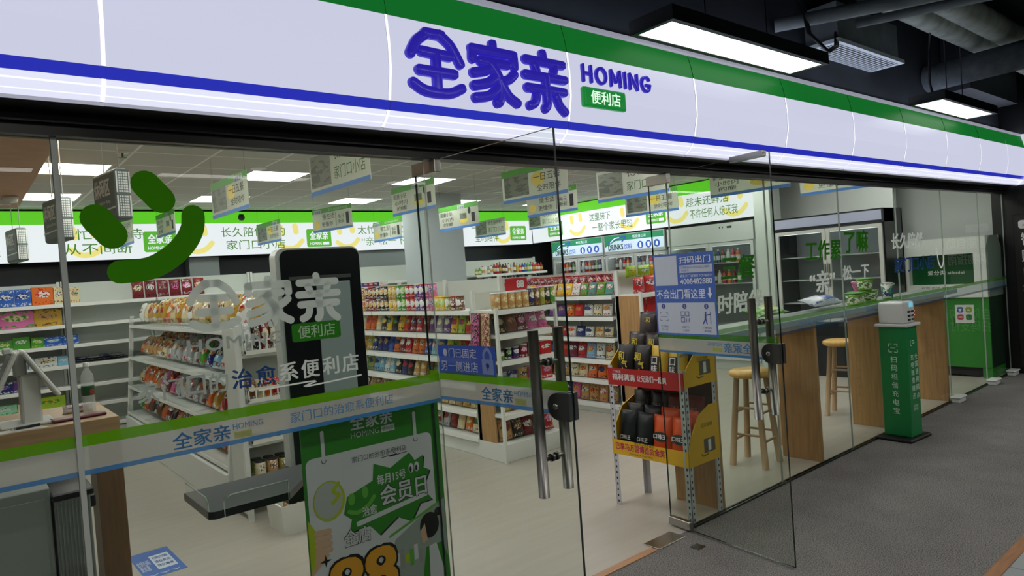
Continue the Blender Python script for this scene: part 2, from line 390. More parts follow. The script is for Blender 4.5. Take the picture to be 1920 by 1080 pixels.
STRIPW = film('strip_frost_film', (192, 193, 186), 0.18, 0.4)
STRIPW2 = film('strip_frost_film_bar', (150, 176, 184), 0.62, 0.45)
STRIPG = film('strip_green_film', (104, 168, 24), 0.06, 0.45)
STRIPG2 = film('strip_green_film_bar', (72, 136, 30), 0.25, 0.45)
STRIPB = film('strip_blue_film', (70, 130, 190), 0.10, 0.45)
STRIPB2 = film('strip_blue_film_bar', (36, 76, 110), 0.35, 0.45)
LBLUE = film('strip_blue_lettering', (84, 140, 190), 0.0, 0.3)
LYEL = film('strip_plate_film', (190, 196, 110), 0.0, 0.4)
def strip_marks(mb, u, z, mir=False, side=0.001):
    """the small shop mark on the strip: three characters, latin word, little plate"""
    if not mir:
        mb.text('全家亲', u, z+0.022, 0.058, side, LBLUE, width=0.195, bold=0.018)
        mb.text('HOMING', u+0.205, z+0.053, 0.022, side, LBLUE, width=0.11, bold=0.008)
        mb.rect(u+0.208, z+0.020, u+0.272, z+0.044, side, LYEL); mb.text('便利店', u+0.213, z+0.024, 0.016, side+0.0006, STRIPW, width=0.052)
def strip_mesh(u0, u1, g, w, bl, marks=(), slogan=None):
    mb = MB(); z0, z1 = 1.100, 1.230
    mb.rect(u0, 1.193, u1, z1, 0.0, g); mb.rect(u0, 1.116, u1, 1.193, 0.0, w); mb.rect(u0, z0, u1, 1.116, 0.0, bl)
    for u in marks: strip_marks(mb, u, 1.10)
    if slogan: mb.text('家门口的治愈系便利店', slogan, 1.135, 0.042, 0.001, LBLUE, width=0.45)
    return mb
tag(strip_mesh(-1.6, 0.274, STRIPG, STRIPW, STRIPB).build('glass_strip', loc=(0, -0.002, 0)), 'green white and blue striped film across the glass in front of the wooden counter', 'window film')
tag(strip_mesh(0.283, 1.66, STRIPG, STRIPW, STRIPB, (0.55,), 0.97).build('glass_strip', loc=(0, -0.002, 0)), 'striped film with blue shop name and slogan on the pane left of the entrance', 'window film')
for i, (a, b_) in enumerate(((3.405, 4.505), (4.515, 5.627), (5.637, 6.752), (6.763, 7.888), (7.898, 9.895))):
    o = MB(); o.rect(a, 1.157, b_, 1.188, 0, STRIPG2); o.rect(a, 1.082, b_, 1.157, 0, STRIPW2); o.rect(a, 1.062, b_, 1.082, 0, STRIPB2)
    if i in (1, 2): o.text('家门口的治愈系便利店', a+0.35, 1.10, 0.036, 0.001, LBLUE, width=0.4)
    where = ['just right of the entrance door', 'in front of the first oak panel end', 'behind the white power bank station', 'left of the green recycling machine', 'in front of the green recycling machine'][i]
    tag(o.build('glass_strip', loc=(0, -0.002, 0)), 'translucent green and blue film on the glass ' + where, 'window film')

# ------------------------------------------------------------------ doors (both leaves stand open, outward)
HANDM = pm('brushed_bar', (128, 126, 122), 0.34, 1.0)
def leaf(n, heel, free, left):
    hx, hy = heel; fx, fy = free
    L_ = math.hypot(fx-hx, fy-hy); a = math.atan2(fy-hy, fx-hx)
    root = sroot('door_%d' % n, (hx, hy, 0), a)                     # local x: heel to free edge
    t = 0.006; g = MB(); vs = [(x, y, z) for z in (0.012, 2.185) for y in (-t, t) for x in (0.0, L_)]
    g.add(vs, [(0, 1, 5, 4), (2, 6, 7, 3)], GLASS); g.add(vs, [(0, 2, 3, 1), (4, 5, 7, 6), (0, 4, 6, 2), (1, 3, 7, 5)], EDGE)
    g.build('glass_leaf', root)
    for nm, z0, z1 in (('bottom_patch', 0.012, 0.062), ('top_patch', 2.13, 2.187)):
        MB().box(-0.004, 0.17, -0.018, 0.018, z0, z1, STEEL, 0.002).build(nm, root)
    if not left: MB().box(L_-0.24, L_-0.03, -0.017, 0.017, 2.165, 2.197, STEEL, 0.002).build('corner_patch', root)
    h = MB().tube([(L_-0.115, -0.07, 0.79), (L_-0.115, -0.07, 1.43)], 0.021, HANDM, 16).build('pull_bar', root)
    MB().tube([(L_-0.115, 0.07, 0.79), (L_-0.115, 0.07, 1.43)], 0.021, HANDM, 16).build('pull_bar', root)
    for z in (0.93, 1.30):
        mb = MB().tube([(L_-0.115, -0.07, z), (L_-0.115, 0.07, z)], 0.009, HANDM, 12)
        for s_ in (-1, 1): mb.tube([(L_-0.115, s_*0.007, z), (L_-0.115, s_*0.02, z)], 0.016, HANDM, 14)
        mb.build('handle_standoff', root)
    lk = MB()
    for s_ in (-1, 1):
        R = 0.052; pts = [(L_-0.055+R*math.cos(PI/2+PI*i/14), 1.135+R*math.sin(PI/2+PI*i/14)) for i in range(15)]+[(L_+0.004, 1.083), (L_+0.004, 1.187)]
        y0, y1 = sorted((s_*0.0065, s_*0.026)); lk.prism(pts, y0, y1, DARKST)
    lk.build('lock_case', root)
    MB().lathe([(0, -0.034), (0.011, -0.034), (0.013, -0.027), (0.013, 0.027), (0.011, 0.034), (0, 0.034)], STEEL, 14, M=Matrix.Translation((L_-0.062, 0, 1.135)) @ Matrix.Rotation(PI/2, 4, 'X')).build('lock_cylinder', root)
    return root, L_, a
d1, L1, A1 = leaf(1, (1.695, 0.125), (1.765, -0.747), True)
d2, L2, A2 = leaf(2, (3.385, 0.13), (3.292, -0.74), False)
# film and stickers on the left leaf: seen from outside, facing -x
o = MB(); w = 0.86
for z0, z1, mm in ((1.193, 1.230, STRIPG), (1.116, 1.193, STRIPW), (1.10, 1.116, STRIPB)): o.rect(0.0, z0, w, z1, 0, mm)
strip_marks(o, 0.36, 1.10)
def on_leaf(ob, heel, a, off, along):
    d = Vector((math.cos(a), math.sin(a), 0)); nrm = Vector((math.sin(a), -math.cos(a), 0))   # nrm: local -y
    p = Vector((heel[0], heel[1], 0))+d*along+nrm*off
    ob.location = p; ob.rotation_euler = (0, 0, a); return ob
tag(on_leaf(o.build('glass_strip'), (1.695, 0.125), A1, 0.008, 0.005), 'striped film with the blue shop name on the left open door leaf', 'window film')
o = MB(); STB = film('sticker_blue', (62, 92, 190), 0.05, 0.3); STW = film('sticker_white', (226, 230, 240), 0.0, 0.3)
o.rect(0, 1.222, 0.385, 1.352, 0, STB)
o.disc(0.05, 1.318, 0.014, 0.018, 0.001, STW); o.text('门已固定', 0.075, 1.297, 0.042, 0.001, STW, width=0.19, bold=0.006)
o.text('另一侧进店', 0.015, 1.236, 0.045, 0.001, STW, width=0.255, bold=0.006)
PADG = film('sticker_pale_blue', (160, 176, 220), 0.0, 0.3)
o.rect(0.298, 1.232, 0.37, 1.297, 0.001, PADG); o.stroke([(0.312, 1.297), (0.313, 1.322), (0.334, 1.34), (0.355, 1.322), (0.356, 1.297)], 0.007, 0.001, PADG)
o.disc(0.334, 1.27, 0.011, 0.011, 0.002, STB); o.poly([(0.328, 1.27), (0.340, 1.27), (0.334, 1.245)], 0.002, STB)
tag(on_leaf(o.build('door_sticker'), (1.695, 0.125), A1, 0.008, 0.085), 'blue sticker with a white padlock on the left open door leaf', 'sticker')
# right leaf: film sits on the far face and reads backwards from here
o = MB(); w = 0.86
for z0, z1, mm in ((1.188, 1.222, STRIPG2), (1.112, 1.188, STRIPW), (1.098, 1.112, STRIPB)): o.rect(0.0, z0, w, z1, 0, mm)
o.text('全家亲', 0.60, 1.122, 0.056, 0.001, LBLUE, width=0.19, bold=0.018, mirror=True, align='C')
o.text('HOMING', 0.44, 1.155, 0.022, 0.001, LBLUE, width=0.10, bold=0.008, mirror=True, align='C')
o.rect(0.425, 1.124, 0.488, 1.146, 0.001, LYEL)
tag(on_leaf(o.build('glass_strip'), (3.385, 0.13), A2, 0.0075, 0.005), 'striped film whose shop name reads backwards on the right open door leaf', 'window film')
o = MB(); u1 = 0.475; IB = pm('sticker_icon_blue', (60, 74, 150), 0.5)
QB = pm('sticker_mid_blue', (66, 104, 190), 0.45); QW = pm('sticker_pale', (196, 204, 222), 0.45); WT = pm('sticker_lettering', (228, 234, 246), 0.45)
o.rect(0, 1.208, u1, 1.70, 0, QB); o.rect(0.012, 1.220, u1-0.012, 1.405, 0.001, QW); o.rect(0.012, 1.51, 0.195, 1.688, 0.001, QW)
o.text('扫码出门', 0.215, 1.638, 0.042, 0.001, WT, width=0.235, bold=0.012)
o.rect(0.212, 1.582, 0.462, 1.627, 0.001, QW); o.text('打开微信扫一扫左边二维码', 0.217, 1.606, 0.015, 0.002, QB, width=0.225); o.text('门店编号', 0.217, 1.588, 0.014, 0.002, QB, width=0.07)
o.text('紧急开门请拨打下方电话!!!', 0.215, 1.555, 0.017, 0.001, WT, width=0.24); o.text('4008482880', 0.215, 1.515, 0.032, 0.001, WT, width=0.24, bold=0.01)
o.text('不会出门看这里', 0.014, 1.428, 0.058, 0.001, WT, width=0.385, bold=0.014)
o.rect(0.425, 1.455, 0.438, 1.490, 0.001, WT); o.poly([(0.415, 1.457), (0.448, 1.457), (0.4315, 1.430)], 0.001, WT)
for i, u in enumerate((0.065, 0.235, 0.40)):
    o.disc(u, 1.383, 0.016, 0.016, 0.0015, IB); o.text(str(i+1), u, 1.374, 0.018, 0.002, QW, align='C', bold=0.01)
for s1 in (-1, 1):
    for s2 in (-1, 1):
        cx, cz = 0.065+s1*0.024, 1.320+s2*0.024
        o.rect(cx-0.008, cz-0.0015, cx+0.008, cz+0.0015, 0.0015, IB); o.rect(cx+s1*0.008-0.0015, cz-0.012*(s2 > 0), cx+s1*0.008+0.0015, cz+0.012*(s2 < 0), 0.0015, IB)
o.rect(0.036, 1.319, 0.094, 1.321, 0.0015, IB)
for du, dv in ((-0.018, 0.018), (0.018, 0.018), (-0.018, -0.018)):
    o.rect(0.235+du-0.015, 1.32+dv-0.015, 0.235+du+0.015, 1.32+dv+0.015, 0.0015, IB); o.rect(0.235+du-0.011, 1.32+dv-0.011, 0.235+du+0.011, 1.32+dv+0.011, 0.002, QW)
o.rect(0.242, 1.288, 0.246, 1.314, 0.0015, IB); o.rect(0.254, 1.288, 0.258, 1.308, 0.0015, IB); o.rect(0.264, 1.290, 0.268, 1.314, 0.0015, IB)
o.disc(0.392, 1.347, 0.006, 0.006, 0.0015, IB); o.stroke([(0.391, 1.336), (0.389, 1.312)], 0.006, 0.0015, IB); o.stroke([(0.389, 1.312), (0.372, 1.283)], 0.004, 0.0015, IB)
o.stroke([(0.39, 1.312), (0.398, 1.281)], 0.004, 0.0015, IB); o.stroke([(0.392, 1.332), (0.422, 1.336)], 0.003, 0.0015, IB); o.rect(0.424, 1.281, 0.428, 1.350, 0.0015, IB)
for u, ta, tb in ((0.065, '打开微信', '扫一扫'), (0.235, '扫描门上', '二维码'), (0.40, '门解锁后', '推门出店')):
    o.text(ta, u, 1.252, 0.014, 0.0015, IB, width=0.062, align='C'); o.text(tb, u, 1.232, 0.014, 0.0015, IB, width=0.05, align='C')
tag(on_leaf(o.build('door_sticker'), (3.385, 0.13), A2, 0.0085, 0.004), 'blue exit instruction sheet with phone number on the right open door leaf', 'sticker')
# floor springs
for x, lab in ((1.73, 'left'), (3.16, 'right')):
    if lab == 'left': continue
    tag(MB().box(-0.125, 0.125, -0.06, 0.06, 0, 0.006, STEEL, 0.002).build('floor_spring_cover', loc=(x, 0.008, 0.0)), 'steel floor spring cover plate under the right open door leaf', 'floor plate')
tag(MB().box(-0.035, 0.035, -0.032, 0.032, 0, 0.003, STEEL).build('floor_bolt_plate', loc=(3.21, -0.19, 0)), 'small square steel plate set in the grey carpet beside the right door', 'floor plate')

# ------------------------------------------------------------------ fascia light box sign
FW = em('fascia_white', (208, 210, 232), 0.93*FASCIA_L, 0.3, (62, 62, 70), 0.25)
FSEAM = em('fascia_seam', (244, 246, 255), 1.1*FASCIA_L, 0.3)
FG = em('fascia_green', (20, 112, 42), 0.82*FASCIA_L, 0.5, (10, 50, 20), 0.08); FB = em('fascia_blue', (38, 46, 180), 0.9*FASCIA_L, 0.2, (26, 30, 120))
FCOVE = em('fascia_cove', (224, 226, 246), 0.98*FASCIA_L, 0.3, (150, 150, 160)); FCOVE2 = em('fascia_cove_line', (236, 238, 252), 1.05*FASCIA_L, 0.3)
FTRIM = em('fascia_lit_trim', (206, 206, 226), 0.42*FASCIA_L, 0.35, (180, 182, 196))
sign = thing('fascia_sign', 'long glowing white fascia sign with green and blue stripes above the glass', 'sign')
PROF = [(-0.236, 2.832, FG), (-0.256, 2.76, FG), (-0.268, 2.692, FW), (-0.277, 2.60, FW), (-0.276, 2.48, FW), (-0.250, 2.363, FB), (-0.236, 2.328, FCOVE), (-0.226, 2.312, FCOVE2), (-0.222, 2.307, FCOVE), (-0.200, 2.288, FCOVE2), (-0.196, 2.285, FCOVE), (-0.178, 2.272, FTRIM), (-0.172, 2.262, FTRIM)]
JF = [-2.2, -1.24, -0.58, 0.395, 1.368, 2.345, 3.357, 4.375, 5.36, 6.33, 7.30, 8.24, 9.14, 9.85]
for i in range(len(JF)-1):
    mb = MB(); a, b_ = JF[i], JF[i+1]
    for j in range(len(PROF)-1):
        (y0, z0, mm), (y1, z1, _) = PROF[j], PROF[j+1]
        mb.add([(a+.006, y1, z1), (b_-.006, y1, z1), (b_-.006, y0, z0), (a+.006, y0, z0)], [(0, 1, 2, 3)], mm, False)
        if mm in (FW, FCOVE, FCOVE2):
            for xx in (a, b_-.006): mb.add([(xx, y1-.002, z1), (xx+.006, y1-.002, z1), (xx+.006, y0-.002, z0), (xx, y0-.002, z0)], [(0, 1, 2, 3)], FSEAM)
        else:
            for xx in (a, b_-.006): mb.add([(xx, y1+.003, z1), (xx+.006, y1+.003, z1), (xx+.006, y0+.003, z0), (xx, y0+.003, z0)], [(0, 1, 2, 3)], mm)
    # box behind the acrylic
    for q in range(1):
        pts = [(-0.061, 2.262)]+[(p[0]+0.004, p[1]) for p in PROF[::-1]]+[(-0.061, 2.832)]
        vs = [(a, p[0], p[1]) for p in pts]+[(b_, p[0], p[1]) for p in pts]; n = len(pts)
        mb.add(vs, [tuple(range(n)), tuple(range(2*n-1, n-1, -1)), (0, n, n+1, 1), (n-1, 2*n-1, n, 0), (n-2, 2*n-2, 2*n-1, n-1)], BLACK)
    mb.build('light_panel', sign)
MB().box(JF[0], JF[-1], -0.242, -0.06, 2.834, 2.862, FTRIM, 0.004).build('top_trim', sign)
MB().box(JF[0], JF[-1], -0.20, -0.14, 2.8625, 2.868, em('added_uplight_glow', (230, 236, 255), 7.0, .4)).build('added_uplight', sign)  # unseen glow strip added to light the vent and ceiling from below
MB().box(JF[-1], JF[-1]+0.03, -0.262, -0.06, 2.27, 2.86, em('fascia_end', (216, 218, 236), 0.8*FASCIA_L, 0.3, (150, 150, 160))).build('end_cap', sign)
LETM = em('letter_blue', (52, 40, 192), 0.55, 0.22, (44, 34, 160))
GLY = {
 '全': [[(.04, .60), (.17, .80), (.36, .93)], [(.34, .94), (.62, .94)], [(.60, .94), (.80, .80), (.96, .55)], [(.24, .655), (.76, .64)], [(.5, .64), (.5, .12)], [(.18, .375), (.82, .375)], [(.05, .17), (.28, .075), (.70, .075), (.95, .17)]],
 '家': [[(.5, .96), (.5, .86)], [(.06, .68), (.07, .83)], [(.06, .84), (.94, .84)], [(.94, .83), (.95, .66)], [(.22, .665), (.78, .665)], [(.50, .64), (.34, .53), (.06, .46)], [(.54, .46), (.36, .335), (.06, .26)], [(.56, .27), (.36, .13), (.07, .07)],
       [(.44, .62), (.58, .45), (.62, .24), (.57, .06), (.52, .03)], [(.92, .52), (.80, .43), (.64, .38)], [(.62, .38), (.76, .17), (.95, .06)]],
 '亲': [[(.47, .97), (.49, .86)], [(.06, .83), (.94, .83)], [(.26, .74), (.30, .66)], [(.74, .74), (.70, .66)], [(.03, .575), (.97, .575)], [(.06, .36), (.94, .36)], [(.5, .57), (.51, .15), (.45, .04)], [(.26, .24), (.21, .12), (.09, .06)], [(.74, .25), (.81, .12), (.93, .02)]]}
def glyph(mb, ch, u0, v0, w_, h_, r, wf, m, depth=0.0):
    for i, st in enumerate(GLY[ch]): mb.stroke([(u0+p[0]*w_, v0+p[1]*h_) for p in st], r, wf+(0.0002*i if depth <= 0 else 0.0005*i), m, depth)
    return mb
for ch, x0 in (('全', 1.432), ('家', 1.732), ('亲', 2.032)):
    glyph(MB(), ch, 0.015, 0.0, 0.258, 0.272, 0.0222, 0.0, LETM, 0.026).build('raised_character', sign, (x0, -0.274, 2.388))
LAT = {'H': (.74, [[(.0, 0), (.0, 1)], [(.74, 0), (.74, 1)], [(0, .5), (.74, .5)]]), 'O': (.92, [[(.46+.46*math.sin(i*PI/8), .5+.5*math.cos(i*PI/8)) for i in range(17)]]),
       'M': (.92, [[(0, 0), (.03, 1)], [(.03, 1), (.46, .25)], [(.46, .25), (.89, 1)], [(.89, 1), (.92, 0)]]), 'I': (.0, [[(0, 0), (0, 1)]]), 'N': (.74, [[(0, 0), (0, 1)], [(0, 1), (.74, 0)], [(.74, 0), (.74, 1)]]),
       'G': (.86, [[(.80, .84), (.66, .97), (.46, 1.0), (.16, .88), (.0, .5), (.16, .12), (.46, 0), (.74, .1), (.86, .42)], [(.50, .44), (.86, .44)]])}
wd = MB(); u = .01; hh = .074
for ch in 'HOMING':
    w_, sts = LAT[ch]
    for i, st in enumerate(sts): wd.stroke([(u+p[0]*hh, .008+p[1]*hh) for p in st], .0088, .0004*i, LETM, .018)
    u += w_*hh+.0385
wd.build('raised_word', sign, (2.424, -0.275, 2.556))
pl = MB().box(0, 0.31, -0.03, 0.0, 0, 0.10, em('plate_green', (22, 150, 60), 0.55, 0.2, (20, 120, 50)), 0.012, seg=3).build('name_plate', sign, (2.414, -0.27, 2.434))
MB().text('便利店', 0.155, 0.018, 0.066, 0.031, em('plate_white', (225, 250, 230), 0.9, 0.4), width=0.215, bold=0.012, align='C').build('plate_lettering', pl)

# ------------------------------------------------------------------ corridor lamps, vent, ducts
LAMP = em('lamp_diffuser', (255, 253, 250), LINEAR_L, 0.5)
FILL_LAMP = em('fill_lamp_diffuser', (255, 252, 246), 15.0, 0.5)
def linear_lamp(x0, x1, lab, y=-0.385, lm=None, rod=1.1):
    t = thing('linear_lamp', lab, 'ceiling lamp', ((x0+x1)/2, y, 2.85), 0, 'black framed corridor lamps'); h = (x1-x0)/2
    mb = MB(); mb.box(-h-.03, h+.03, -0.155, -0.125, 0, 0.075, BLACK); mb.box(-h-.03, h+.03, 0.095, 0.125, 0, 0.075, BLACK); mb.box(-h-.03, -h, -0.125, 0.095, 0, 0.075, BLACK); mb.box(h, h+.03, -0.125, 0.095, 0, 0.075, BLACK)
    mb.box(-h, h, -0.125, 0.095, 0.03, 0.075, BLACK); mb.build('housing', t)
    MB().box(-h, h, -0.125, 0.095, 0.004, 0.012, lm or LAMP).build('diffuser', t)
    for s_ in (-1, 1):
        MB().tube([(s_*(h-0.46), -0.015, 0.075), (s_*(h-0.46), -0.015, rod)], 0.004, BLACK, 6).build('suspension_rod', t)
linear_lamp(2.86, 4.42, 'long black framed ceiling lamp hanging above the shop name')
linear_lamp(6.52, 7.84, 'black framed ceiling lamp hanging farther along the glowing fascia', rod=.61)
linear_lamp(-0.9, 0.6, 'black framed ceiling lamp above the left end of the fascia')
for r, y in enumerate((-2.25, -4.6)):  # unseen lamp rows added to brighten the corridor
    for i, x in enumerate((-3.4, -0.9, 1.6, 4.1, 6.6, 9.1)): linear_lamp(x, x+1.5, 'added unseen black framed ceiling lamp in the %s corridor row, %s from the left' % (ORD[r+2], ORD[i+1]), y, FILL_LAMP)
t = thing('ceiling_vent', 'silver slatted air vent hung from the dark corridor ceiling', 'air vent', (5.80, -0.13, 3.2))
mb = MB(); A = pm('vent_alu', (214, 224, 232), 0.45, 0.1)
for x0, x1, y0, y1 in ((-.6, .6, -.15, -.115), (-.6, .6, .115, .15), (-.6, -.56, -.115, .115), (.56, .6, -.115, .115)): mb.box(x0, x1, y0, y1, 0, .03, A)
mb.build('vent_frame', t); MB().box(-.56, .56, -.115, .115, .025, .03, BLACK).build('backing', t)
for i in range(9):
    y = -.1+i*.025; MB().box(-.56, .56, y-.006, y+.004, 0, .022, A, M=Matrix.Translation((0, 0, 0))).build('slat', t)
MB().box(-.55, .55, -.12, .13, .03, .32, DUCT).build('plenum_box', t)
tag(MB().tube([(4.76, -0.02, 3.32), (5.22, -0.9, 3.32), (6.3, -3.0, 3.32)], .05, DUCT, 12).build('ceiling_pipe'), 'thicker grey pipe crossing the dark ceiling left of the air vent', 'pipe')
tag(MB().tube([(5.44, -0.30, 3.36), (5.62, -0.75, 3.36), (6.6, -3.0, 3.36)], .035, DUCT, 12).build('ceiling_pipe'), 'thinner grey pipe crossing the dark ceiling beside the air vent', 'pipe')
t = thing('cable_tray', 'flat dark cable tray crossing the ceiling beside the thin pipe', 'cable tray', (0, 0, 0))
MB().prism([(4.5, 0), (4.68, 0), (6.05, -3.4), (5.85, -3.4)], 0, .03, DUCT, M=Matrix.Translation((0, 0, 3.6)) @ Matrix.Rotation(-PI/2, 4, 'X')).build('tray_floor', t)
tag(MB().tube([(7.66, -0.02, 3.29), (7.58, -0.9, 3.29), (7.4, -2.2, 3.29), (7.2, -3.4, 3.29)], .13, pm('dark_insulated_duct', (84, 92, 98), 0.8, noise=0.3, scale=9, bump=0.4), 16).build('insulated_duct'), 'thick dark insulated duct near the far corridor lamp', 'duct')
for (dx, r, lab) in ((0.0, .10, 'nearer to the sign'), (0.30, .11, 'farther from the sign')):
    tag(MB().tube([(5.36, -0.42-dx*.8, 3.57), (6.6, -0.43-dx*.8, 3.56), (8.2, -0.42-dx*.8, 3.57), (9.75, -0.42-dx*.8, 3.57)], r, pm('grey_foil_duct', (150, 158, 150), 0.7, noise=0.3, scale=8, bump=0.5), 14).build('foil_duct'), 'grey wrapped duct running along the corridor ceiling, %s of the pair' % lab, 'duct')
tag(MB().box(8.1, 9.7, -0.26, -0.01, 3.2, 3.9, pm('dark_plant_box', (46, 53, 60), 0.7, noise=0.2, scale=4)).build('fan_coil_box'), 'dark boxy fan coil unit above the far corridor lamp', 'air handler')
mb = MB()
for i in range(3):
    a = i*.02; mb.tube([(4.85+a, -.12, 3.9), (4.83+a, -.2, 3.4), (4.78+a, -.25, 3.2), (4.95+a, -.3, 3.08), (5.15+a, -.27, 3.16), (5.28+a, -.22, 3.32)], .009, BLACK, 6)
tag(mb.build('cable_loop'), 'black cables looping down beside the silver air vent', 'cable')
mb = MB(); mb.tube([(6.66, -.40, 3.47), (6.66, -.38, 3.3), (6.7, -.36, 3.05), (6.74, -.37, 2.938)], .01, BLACK, 6)
tag(mb.build('lamp_cable'), 'black cable dropping to the far corridor lamp', 'cable')

# ------------------------------------------------------------------ vinyl decals on the glass
DG = film('decal_green', (66, 142, 20), 0.0, 0.15); DW = film('decal_white', (208, 216, 210), 0.08, 0.4); DBL = film('decal_blue', (60, 92, 150), 0.0, 0.3)
DW2 = film('decal_white_thin', (244, 248, 244), 0.0, 0.4); DG2 = film('decal_green_pen', (62, 140, 40), 0.0, 0.3)
t = thing('smile_decal', 'big dark green smiling face decal on the left glass pane', 'decal', (0, -0.003, 0))
MB().stroke([(.533, 2.048), (.577, 1.996)], .047, 0, DG).build('eye', t); MB().stroke([(.378, 1.931), (.420, 1.876)], .047, 0, DG).build('eye', t)
MB().stroke([(.678, 1.939), (.671, 1.891), (.641, 1.839), (.59, 1.792), (.524, 1.759), (.435, 1.751)], .039, 0, DG).build('mouth', t)
t = thing('name_decal', 'large frosted white shop name decal below the green smile', 'decal', (0, -0.003, 0))
for ch, u in (('全', .63), ('家', .83), ('亲', 1.028)): glyph(MB(), ch, u+.008, 1.523, .172, .182, .0145, 0, DW).build('character', t)
MB().text('HOMING', .622, 1.452, .046, 0, DW, width=.345, bold=.022, spacing=1.1).build('latin_word', t)
mb = MB(); z = 1.443; pts = []
for cx, cz, a0 in ((1.195, z+.012, -PI/2), (1.195, z+.063, 0), (1.012, z+.063, PI/2), (1.012, z+.012, PI)): pts += [(cx+.01*math.cos(a0+PI/2*i/4), cz+.01*math.sin(a0+PI/2*i/4)) for i in range(5)]
p_ = mb.poly(pts, 0, film('decal_plate_green', (52, 128, 36), 0, .2)).build('plate', t)
MB().text('便利店', 1.1035, z+.014, .05, .001, film('decal_pale_green', (206, 232, 200), 0, .4), width=.155, bold=.012, align='C').build('plate_lettering', p_)
t = thing('slogan_decal', 'white and blue slogan lettering above the striped film', 'decal', (0, -0.003, 0))
u = .455
for ch, w_, mm in (('家', .075, DW), ('门', .075, DW), ('口', .072, DW), ('的', .075, DW), ('治', .085, DBL), ('愈', .085, DBL), ('系', .085, DW2), ('便', .085, DW2), ('利', .08, DW2), ('店', .085, DW2)):
    MB().text(ch, u, 1.30, .072, 0, mm, width=w_*.88, bold=.022).build('character', t); u += w_+.003
MB().stroke([(.86, 1.282), (1.08, 1.284), (1.04, 1.268), (1.28, 1.278)], .003, 0, DW2).build('underline', t)
def pen(lab, txts):
    t = thing('pen_decal', lab, 'decal', (0, -0.003, 0))
    for s_, u, v, h, w_, mm, sh in txts: MB().text(s_, u, v, h, 0, mm, width=w_, bold=.03, shear=sh).build('handwriting', t)
    return t
pen('green and white handwriting decal above the door handles of the right leaf', [('三餐', 3.90, 1.50, .17, .42, DG2, .1), ('时陪伴', 3.84, 1.28, .14, .55, DW2, .1)])
pen('green and white handwriting decal in front of the black fridge', [('工作累', 5.02, 1.58, .16, .60, DG2, .1), ('了嘛', 5.68, 1.62, .19, .46, DG2, .1), ('“亲”', 5.07, 1.33, .17, .42, DW2, .1), ('松一下', 5.62, 1.40, .12, .50, DW2, .1)])
pen('white and blue handwriting decal beside the green recycling machine', [('长久陪伴', 6.61, 1.62, .15, .74, DW2, .1), ('家门口小店', 6.64, 1.40, .14, .98, DBL, .1)])
tag(MB().stroke([(7.70, 1.60), (7.72, 1.47), (7.79, 1.40), (7.86, 1.46), (7.89, 1.60)], .012, 0, DW2).build('smile_outline_decal', loc=(0, -.003, 0)), 'thin white curved line decal in front of the green screen', 'decal')

# ------------------------------------------------------------------ shop ceiling fittings
PAN = em('ceiling_panel_light', (255, 255, 252), PANEL_L, 0.5); PFR = pm('panel_light_frame', (235, 236, 232), 0.4)
t0 = None
for r, y in enumerate((0.85, 2.65, 4.45, 6.28)):
    for c, x in enumerate((-1.1, 0.85, 2.65, 4.5, 6.25, 8.15) if r else (-1.1, .85, 2.65, 4.5, 6.25, 7.45, 8.65)):  # unseen front row, with one panel added to brighten the right corner
        if r < 3 and c == 0: continue
        if y == 4.45 and c == 4: continue
        row = ['in the unseen bar counter side row', 'in the second row from the glass', 'in the third row from the glass', 'in the row nearest the back wall'][r]
        lab = 'square ceiling light panel %s, %s from the left' % (row, ORD[c+1 if r == 3 else c])
        if t0 is None:
            t0 = thing('ceiling_light', lab, 'ceiling light', (x, y, 2.85), 0, 'square light panels in the shop ceiling')
            mb = MB()
            for x0, x1, y0, y1 in ((-.3, .3, -.3, -.285), (-.3, .3, .285, .3), (-.3, -.285, -.285, .285), (.285, .3, -.285, .285)): mb.box(x0, x1, y0, y1, -.006, 0, PFR)
            mb.build('frame', t0); MB().box(-.285, .285, -.285, .285, -.003, 0, PAN).build('diffuser', t0)
        else: dup(t0, (x, y, 2.85), 0, lab)
DL = em('downlight_lens', (255, 255, 250), 6.0, .5); t0 = None
for i, (x, y) in enumerate(((2.36, 4.02), (5.15, 5.18), (5.23, 3.95), (6.18, 5.13), (6.9, 2.9))):
    lab = 'small round downlight ' + ['above the front poster near the bread rack', 'behind the striped hanging poster, farthest left of two', 'in front of the white column', 'right behind the white column', 'near the drinks fridges'][i]
    if t0 is None:
        t0 = thing('downlight', lab, 'ceiling light', (x, y, 2.85), 0, 'round downlights in the shop ceiling')
        MB().lathe([(.055, -.008), (.075, -.008), (.08, 0)], PFR, 20).build('ring', t0); MB().lathe([(0, -.004), (.056, -.004), (.056, 0)], DL, 20).build('lens', t0)
    else: dup(t0, (x, y, 2.85), 0, lab)
for i, (x, y) in enumerate(((1.12, 3.57), (6.71, 3.32))):
    t = thing('sprinkler', ['fire sprinkler head on the ceiling near the film clapper signs', 'fire sprinkler head on the ceiling near the drinks fridges'][i], 'sprinkler', (x, y, 2.85))
    MB().lathe([(0, -.012), (.045, -.01), (.05, 0)], PFR, 16).build('flange', t); MB().lathe([(.008, -.012), (.008, -.04), (.03, -.045), (.03, -.05), (0, -.052)], STEEL, 12).build('head', t)
tag(MB().box(-.16, .16, 0, .12, 0, .09, BLACK, .006).build('air_curtain', loc=(2.74, .101, 2.226)), 'black slotted box hanging inside above the open doorway', 'air curtain')
t = thing('ceiling_camera', 'small black camera dome on the back wall light box', 'camera', (3.25, 7.36, 2.78))
MB().lathe([(0, -.09), (.03, -.085), (.045, -.06), (.045, -.03), (.03, 0)], BLACK, 14).build('dome', t)

